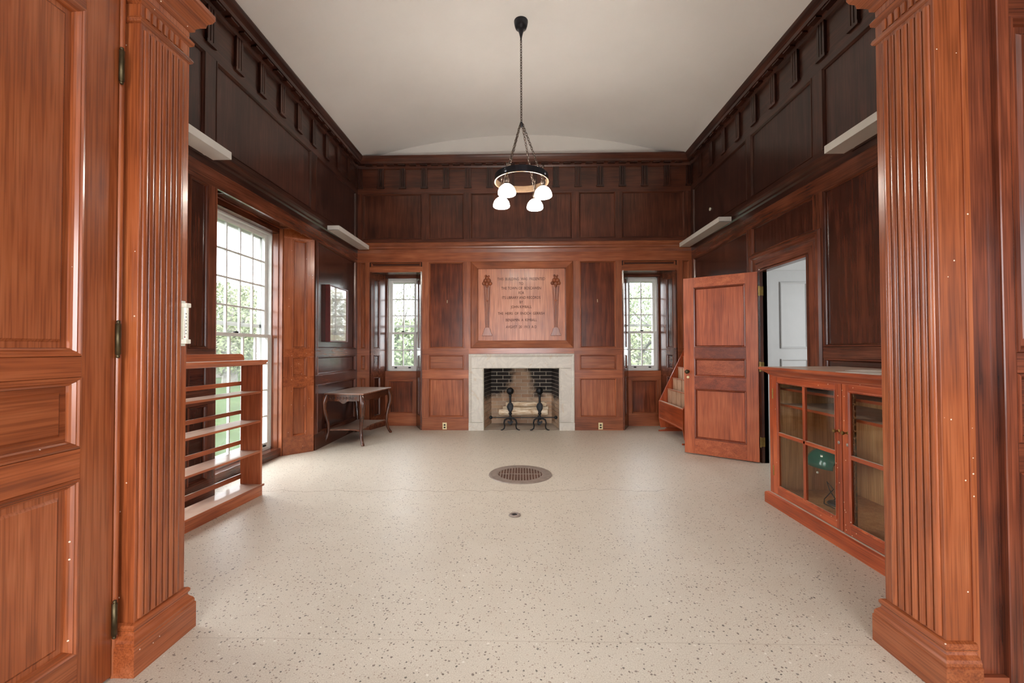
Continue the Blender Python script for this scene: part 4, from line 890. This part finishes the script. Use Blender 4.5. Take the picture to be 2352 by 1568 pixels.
build('pull_chain', MB().tube([(-0.03, 0.11, 0.29), (-0.03, 0.11, 0.205)], 0.0018, 6), M_BRASS, gl); build('pull_knob', MB().sphere((-0.03, 0.11, 0.195), 0.009, 10, 8), M_WHITEP, gl)
build('power_cord', MB().tube([(0.0, 0.0, 0.02), (0.05, 0.04, 0.012), (0.06, 0.10, 0.06), (0.02, 0.08, 0.13), (0.0, 0.0, 0.10), (-0.05, 0.03, 0.02), (-0.10, -0.02, 0.006), (-0.11, -0.12, 0.006)], 0.0035, 6), M_DARK, gl)
build('lamp_globe', MB().lathe([(0.018, 0.0), (0.022, 0.012), (0.014, 0.02), (0.014, 0.03), (0.030, 0.045), (0.036, 0.065), (0.030, 0.085), (0.012, 0.092)], (2.20, 2.50, 0.818), 18), M_WHITEP, label='small white globe on a shelf behind the nearer cabinet door', cat='lamp globe')
def sheet(name, x, y, z, w, h, rot, mat, lb, cat, group=None, t=0.0016):
    o = build(name, MB().box(-w / 2, w / 2, -h / 2, h / 2, 0, t), mat, loc=(x, y, z), rz=rot, label=lb, cat=cat, group=group); return o
sheet('paper_sheet', 2.12, 2.62, 1.1165, 0.20, 0.29, 0.15, M_PAPER, 'loose white paper sheet nearest the front edge of the cabinet top', 'paper')
sheet('paper_sheet', 2.24, 2.45, 1.1185, 0.21, 0.28, -0.3, M_PAPER, 'loose white paper sheet lying across another beside the reeded pilaster', 'paper')
sheet('paper_sheet', 2.36, 2.86, 1.1165, 0.22, 0.28, 0.5, M_PAPER, 'greyish paper sheet in the middle of the cabinet top', 'paper')

# ------------------------------------------------------------------ pamphlet rack along the right wall
rk = empty('pamphlet_rack', (2.12, 6.62, 0), label='sloping oak pamphlet rack half hidden by the open door', cat='rack')
RL = 0.98
sideprof = [(0.02, 0.06), (0.0, 0.20), (0.0, 0.46), (0.015, 0.485), (0.385, 1.245), (0.53, 1.245), (0.53, 0.06)]
for y in (-0.022, -RL): build('side_panel', MB().prism(sideprof, lambda a, b, d: (a, d, b), y, y + 0.022), CAB['Z'], rk, bevel=0.002)
for y in (-0.026, -RL - 0.004): build('foot', MB().prism([(-0.01, 0.0), (0.53, 0.0), (0.53, 0.065), (0.14, 0.065), (0.09, 0.03), (0.0, 0.022)], lambda a, b, d: (a, d, b), y, y + 0.03), CAB['X'], rk, bevel=0.003)
build('front_board', MB().box(0.004, 0.022, -RL + 0.02, -0.022, 0.215, 0.455), CAB['Y'], rk)
build('front_ledge', MB().box(-0.006, 0.035, -RL + 0.02, -0.022, 0.455, 0.472), BOOK['Y'], rk, bevel=0.002)
build('lower_rail', MB().box(0.0, 0.024, -RL + 0.02, -0.022, 0.195, 0.215), CAB['Y'], rk, bevel=0.002)
build('back_board', MB().box(0.515, 0.53, -RL + 0.02, -0.022, 0.10, 1.245), CAB['Y'], rk)
for r in range(4):
    x = 0.135 + 0.081 * r; z0 = 0.40 + 0.165 * r
    build('tier_strip', MB().box(x - 0.012, x + 0.012, -RL + 0.02, -0.022, z0 + 0.245, z0 + 0.257), BOOK['Y'], rk)
    build('tier_back', MB().box(x + 0.03, x + 0.036, -RL + 0.02, -0.022, z0, z0 + 0.20), INSIDE, rk)
    for i in range(5): build('divider_board', MB().box(x - 0.007, x + 0.005, -0.04 - i * 0.186 - 0.155, -0.04 - i * 0.186, z0 + 0.02, z0 + 0.245), M_TAN, rk)

# ------------------------------------------------------------------ open bookcase by the tall window
ang = math.atan2(2.325 - 2.272, 3.692 - 2.932)
bk = empty('bookcase', (-2.272, 3.692, 0), rz=-ang, label='open-backed low oak bookcase with dusty empty shelves by the tall window', cat='bookcase')
BL, BD = 1.45, 0.19     # local: y from 0 (far end) to -BL, x from 0 (front) to -BD
def bb(name, x0, x1, y0, y1, z0, z1, ax, bv=0.0015): return build(name, MB().box(x0, x1, y0, y1, z0, z1), BOOK[ax], bk, bevel=bv)
bb('side_panel', -BD, -0.002, -0.022, 0.0, 0.0, 1.138, 'Z'); bb('side_panel', -BD, -0.002, -BL, -BL + 0.022, 0.0, 1.138, 'Z')
bb('base_board', -0.016, 0.0, -BL + 0.02, -0.0, 0.0, 0.085, 'Y'); bb('base_board', -BD, -BD + 0.014, -BL + 0.022, -0.022, 0.0, 0.085, 'Y')
for z in (0.098, 0.392, 0.655, 0.908):
    bb('shelf', -BD + 0.004, 0.012 if z < 0.2 else -0.004, -BL + 0.022, 0.012 if z < 0.2 else -0.022, z - 0.018, z, 'Y')
topm = MB().loops([[(-BD - 0.004 - 0.0 * d, -BL - d, z), (d, -BL - d, z), (d, d, z), (-BD - 0.004, d, z)] for d, z in ((0.004, 1.138), (0.012, 1.142), (0.022, 1.160), (0.026, 1.166), (0.026, 1.180))], caps=True)
build('top', topm, BOOK['Y'], bk)
gal = [(-BL, 1.18)] + [(-0.0, 1.18)] + [(-0.05 + 0.05 * math.cos(t * PI / 12), 1.19 + 0.045 * math.sin(t * PI / 12)) for t in range(7)] + [(-BL, 1.235)]
build('gallery', MB().prism(gal, lambda a, b, d: (d, a, b), -BD, -BD + 0.015), BOOK['Y'], bk, bevel=0.002)
for z0, z1 in ((0.147, 0.187), (0.445, 0.480), (0.71, 0.743), (0.96, 0.994)): bb('back_slat', -BD, -BD + 0.012, -BL + 0.022, -0.022, z0, z1, 'Y')

# ------------------------------------------------------------------ carved side table
tb = empty('carved_table', (-2.315, 6.03, 0), rz=math.radians(-5), label='dark carved side table with cabriole legs in the corner', cat='table')
TX, TY, TZ = 0.275, 0.46, 0.69
top = [(-TX - 0.012, -TY - 0.012), (TX + 0.012, -TY - 0.012), (TX + 0.012, TY + 0.012), (-TX - 0.012, TY + 0.012)]
build('top', MB().prism(top, lambda a, b, d: (a, b, d), TZ - 0.02, TZ), TABLET, tb, bevel=0.005)
def apron(w):
    n = 24; up = [(-w, TZ - 0.02), (w, TZ - 0.02)]; lo = []
    for i in range(n + 1):
        t = i / n * 2 - 1; s = abs(t)
        lo.append((w * (1 - 2 * i / n), TZ - 0.105 - 0.022 * max(0, math.cos(s * PI * 1.9)) - (0.010 if s < 0.12 else 0) + 0.022 * max(0, s - 0.72) / 0.28))
    return up + lo
a1 = build('apron', MB().prism(apron(TX - 0.03), lambda a, b, d: (a, d, b), -TY + 0.006, -TY + 0.022), TABLEW, tb)
build('apron', MB().prism(apron(TX - 0.03), lambda a, b, d: (a, d, b), TY - 0.022, TY - 0.006), TABLEW, tb)
build('apron', MB().prism(apron(TY - 0.03), lambda a, b, d: (d, a, b), TX - 0.022, TX - 0.006), TABLEW, tb); build('apron', MB().prism(apron(TY - 0.03), lambda a, b, d: (d, a, b), -TX + 0.006, -TX + 0.022), TABLEW, tb)
for k in range(9):
    t = -0.17 + k * 0.0425; cv = MB()
    cv.tube([(t + 0.016 * math.cos(q * PI / 4) * (1 - q * 0.05), -TY + 0.005, TZ - 0.068 + 0.020 * math.sin(q * PI / 4) * (1 - q * 0.05)) for q in range(11)], 0.0035, 6)
    build('carving', cv, TABLEW, a1)
for sx in (-1, 1):
    for sy in (-1, 1):
        pts = []; rr = []
        for z, o, r in ((TZ - 0.02, -0.018, 0.026), (0.62, -0.004, 0.030), (0.56, 0.010, 0.030), (0.48, 0.008, 0.026), (0.38, -0.012, 0.021), (0.28, -0.030, 0.018), (0.18, -0.034, 0.017), (0.10, -0.022, 0.015), (0.045, -0.002, 0.015), (0.012, 0.014, 0.016), (0.0, 0.018, 0.014)):
            pts.append((sx * (TX - 0.012 + o), sy * (TY - 0.012 + o), z)); rr.append(r * 1.35)
        build('leg', MB().tube(pts, rr, 10), TABLEW, tb)
n = 10; shp = []
for a, b, c, d in ((-1, -1, 1, -1), (1, -1, 1, 1), (1, 1, -1, 1), (-1, 1, -1, -1)):
    for i in range(n):
        t = i / n; x = (a + (c - a) * t) * (TX - 0.04); y = (b + (d - b) * t) * (TY - 0.04); k = math.sin(t * PI)
        if a == c: x *= 1 - 0.24 * k
        else: y *= 1 - 0.12 * k
        shp.append((x, y))
build('lower_shelf', MB().prism(shp, lambda a, b, d: (a, b, d), 0.185, 0.203), TABLET, tb)

# ------------------------------------------------------------------ framed print, thermometer, light troughs
PP = Fr((XL + 0.006, 0), (0, 1), (1, 0))
pc = empty('framed_print', (XL + 0.006, 5.91, 1.75), label='framed faded print in a dark red frame above the table', cat='picture')
def pcb(name, mb, mat): o = build(name, mb, mat, pc); o.location = (-(XL + 0.006), -5.91, -1.75); return o
pcb('frame', MB().frame(PP, 5.615, 6.205, 1.372, 2.142, [(0, 0.0), (0, 0.058), (0.004, 0.062), (0.014, 0.062), (0.020, 0.050), (0.020, 0.0)]), M_REDF)
pcb('mat_board', MB().fbox(PP, 5.63, 6.19, 1.387, 2.127, 0.02, 0.044), M_MAT)
pcb('print', MB().fbox(PP, 5.72, 6.10, 1.47, 2.03, 0.044, 0.046), M_PRINT)
pcb('glazing', MB().fbox(PP, 5.632, 6.188, 1.389, 2.125, 0.049, 0.051), M_PGLASS)

th = empty('thermometer', (-1.533, 1.892, 1.39), label='small white wall thermometer on the edge of the reeded pilaster', cat='thermometer')
build('back_plate', MB().box(-0.001, 0.003, -0.014, 0.010, -0.102, 0.102), M_WHITEP, th, bevel=0.002)
build('tube_face', MB().lathe([(0.011, -0.085), (0.011, 0.085)], (0.012, 0.000, 0), 16), M_WHITEP, th)
for z in (-0.082, 0.082): build('end_clamp', MB().box(0.0, 0.026, -0.015, 0.014, z - 0.010, z + 0.010), M_WHITEP, th, bevel=0.003)
build('bulb', MB().sphere((0.016, -0.0095, -0.062), 0.003, 8, 6), M_RED, th)
build('mercury_column', MB().tube([(0.016, -0.0102, -0.06), (0.016, -0.0102, 0.02)], 0.0008, 5), M_RED, th)
for i in range(7): build('tick', MB().box(0.018, 0.022, -0.0095, -0.0070, -0.048 + i * 0.015, -0.045 + i * 0.015), M_DARK, th)

def trough(P, a0, a1, lb, wall_sign):
    e = empty('light_trough', P((a0 + a1) / 2, 2.845, 0.07), label=lb, cat='light trough', group='white light troughs on the panelled walls')
    O = Vector(P((a0 + a1) / 2, 2.845, 0.07))
    def tb_(name, a, b, z0, z1, d0, d1):
        o = build(name, MB().fbox(P, a, b, z0, z1, d0, d1), M_TROUGH, e, bevel=0.002); o.location = -O
    tb_('tray', a0, a1, 2.838, 2.846, 0.078, 0.232); tb_('front_lip', a0, a1, 2.838, 2.90, 0.226, 0.234)
    tb_('end_plate', a0, a0 + 0.004, 2.838, 2.90, 0.078, 0.226); tb_('end_plate', a1 - 0.004, a1, 2.838, 2.90, 0.078, 0.226)
    for c in (a0 + 0.08, a1 - 0.08): tb_('bracket', c - 0.012, c + 0.012, 2.846, 2.862, 0.06, 0.10)
trough(PL, 2.22, 3.43, 'white metal light trough cut off by the thermometer pilaster', 1)
trough(PL, 5.50, 6.60, 'white metal light trough on the wall above the framed print', 1)
trough(PR, 2.22, 3.46, 'white metal light trough cut off by the pilaster above the cabinet', -1)
trough(PR, 5.29, 6.60, 'white metal light trough on the wall above the open door', -1)

# ------------------------------------------------------------------ trees outside
def tree(x, y, h, w, mat, lb, nl, seed):
    rnd = random.Random(seed); e = empty('tree', (x, y, -0.6), label=lb, cat='tree', group='spring trees outside the windows')
    build('trunk', MB().tube([(0, 0, 0), (rnd.uniform(-.1, .1), 0, h * 0.25), (rnd.uniform(-.2, .2), 0.1, h * 0.6), (0, 0, h * 0.9)], [w * 0.07, w * 0.055, w * 0.035, 0.02], 8), M_TRUNK, e)
    for k in range(5):
        a = rnd.uniform(0, 2 * PI); z = h * rnd.uniform(0.25, 0.6); r = w * rnd.uniform(0.3, 0.5)
        build('branch', MB().tube([(0, 0, z), (r * 0.5 * math.cos(a), r * 0.5 * math.sin(a), z + r * 0.4), (r * math.cos(a), r * math.sin(a), z + r * 0.95)], [w * 0.022, w * 0.014, 0.01], 5), M_TRUNK, e)
    m = MB()
    for i in range(nl):
        a = rnd.uniform(0, 2 * PI); ct = rnd.uniform(-1, 1); rr = rnd.uniform(0.35, 1) ** 0.5; st = math.sqrt(1 - ct * ct)
        p = Vector((w * 0.5 * rr * st * math.cos(a), w * 0.5 * rr * st * math.sin(a), h * 0.54 + h * 0.46 * rr * ct))
        if math.sin(p.x * 3 + seed) + math.sin(p.y * 3.3) + math.sin(p.z * 2.6) < -1.2: continue
        u = Vector((rnd.gauss(0, 1), rnd.gauss(0, 1), rnd.gauss(0, 1))).normalized(); v = u.orthogonal().normalized(); s = rnd.uniform(0.06, 0.13)
        m.add([p - u * s, p + v * s * 0.5, p + u * s, p - v * s * 0.5], [(0, 1, 2, 3)])
    c = build('foliage', m, mat, e); c['kind'] = 'stuff'
TL = (('pale spring tree nearest the tall window, mid-panes', -16.0, 23.0, 5.6, 5.6, 0), ('fresh green tree at the far side of the tall window', -13.6, 29.5, 6.6, 5.8, 1), ('greyish tree far behind the others outside the tall window', -29, 44, 9.0, 11, 2),
      ('pale rounded tree low beyond the bookcase', -20.5, 28.5, 6.4, 6.0, 0), ('fresh green tree furthest toward the near edge of the tall window', -25.5, 33.5, 7.6, 6.5, 1), ('sparse pale tree outside the window behind the table', -7.6, 31, 7.0, 5.6, 0),
      ('fresh green bush low outside the window behind the table', -6.0, 20, 3.4, 5.0, 1), ('pale bush low outside the window next to the rack', 5.6, 20, 3.0, 5.0, 0),
      ('fresh green tree at one side of the window next to the rack', 8.6, 27, 6.6, 6.0, 1), ('greyish tree far outside the window next to the rack', 10.5, 42, 8.2, 9, 2))
for i, (lb, x, y, h, w, k) in enumerate(TL): tree(x, y, h, w, M_LEAF[k], lb, 3500 if 'sparse' in lb else 9000, 11 + i)
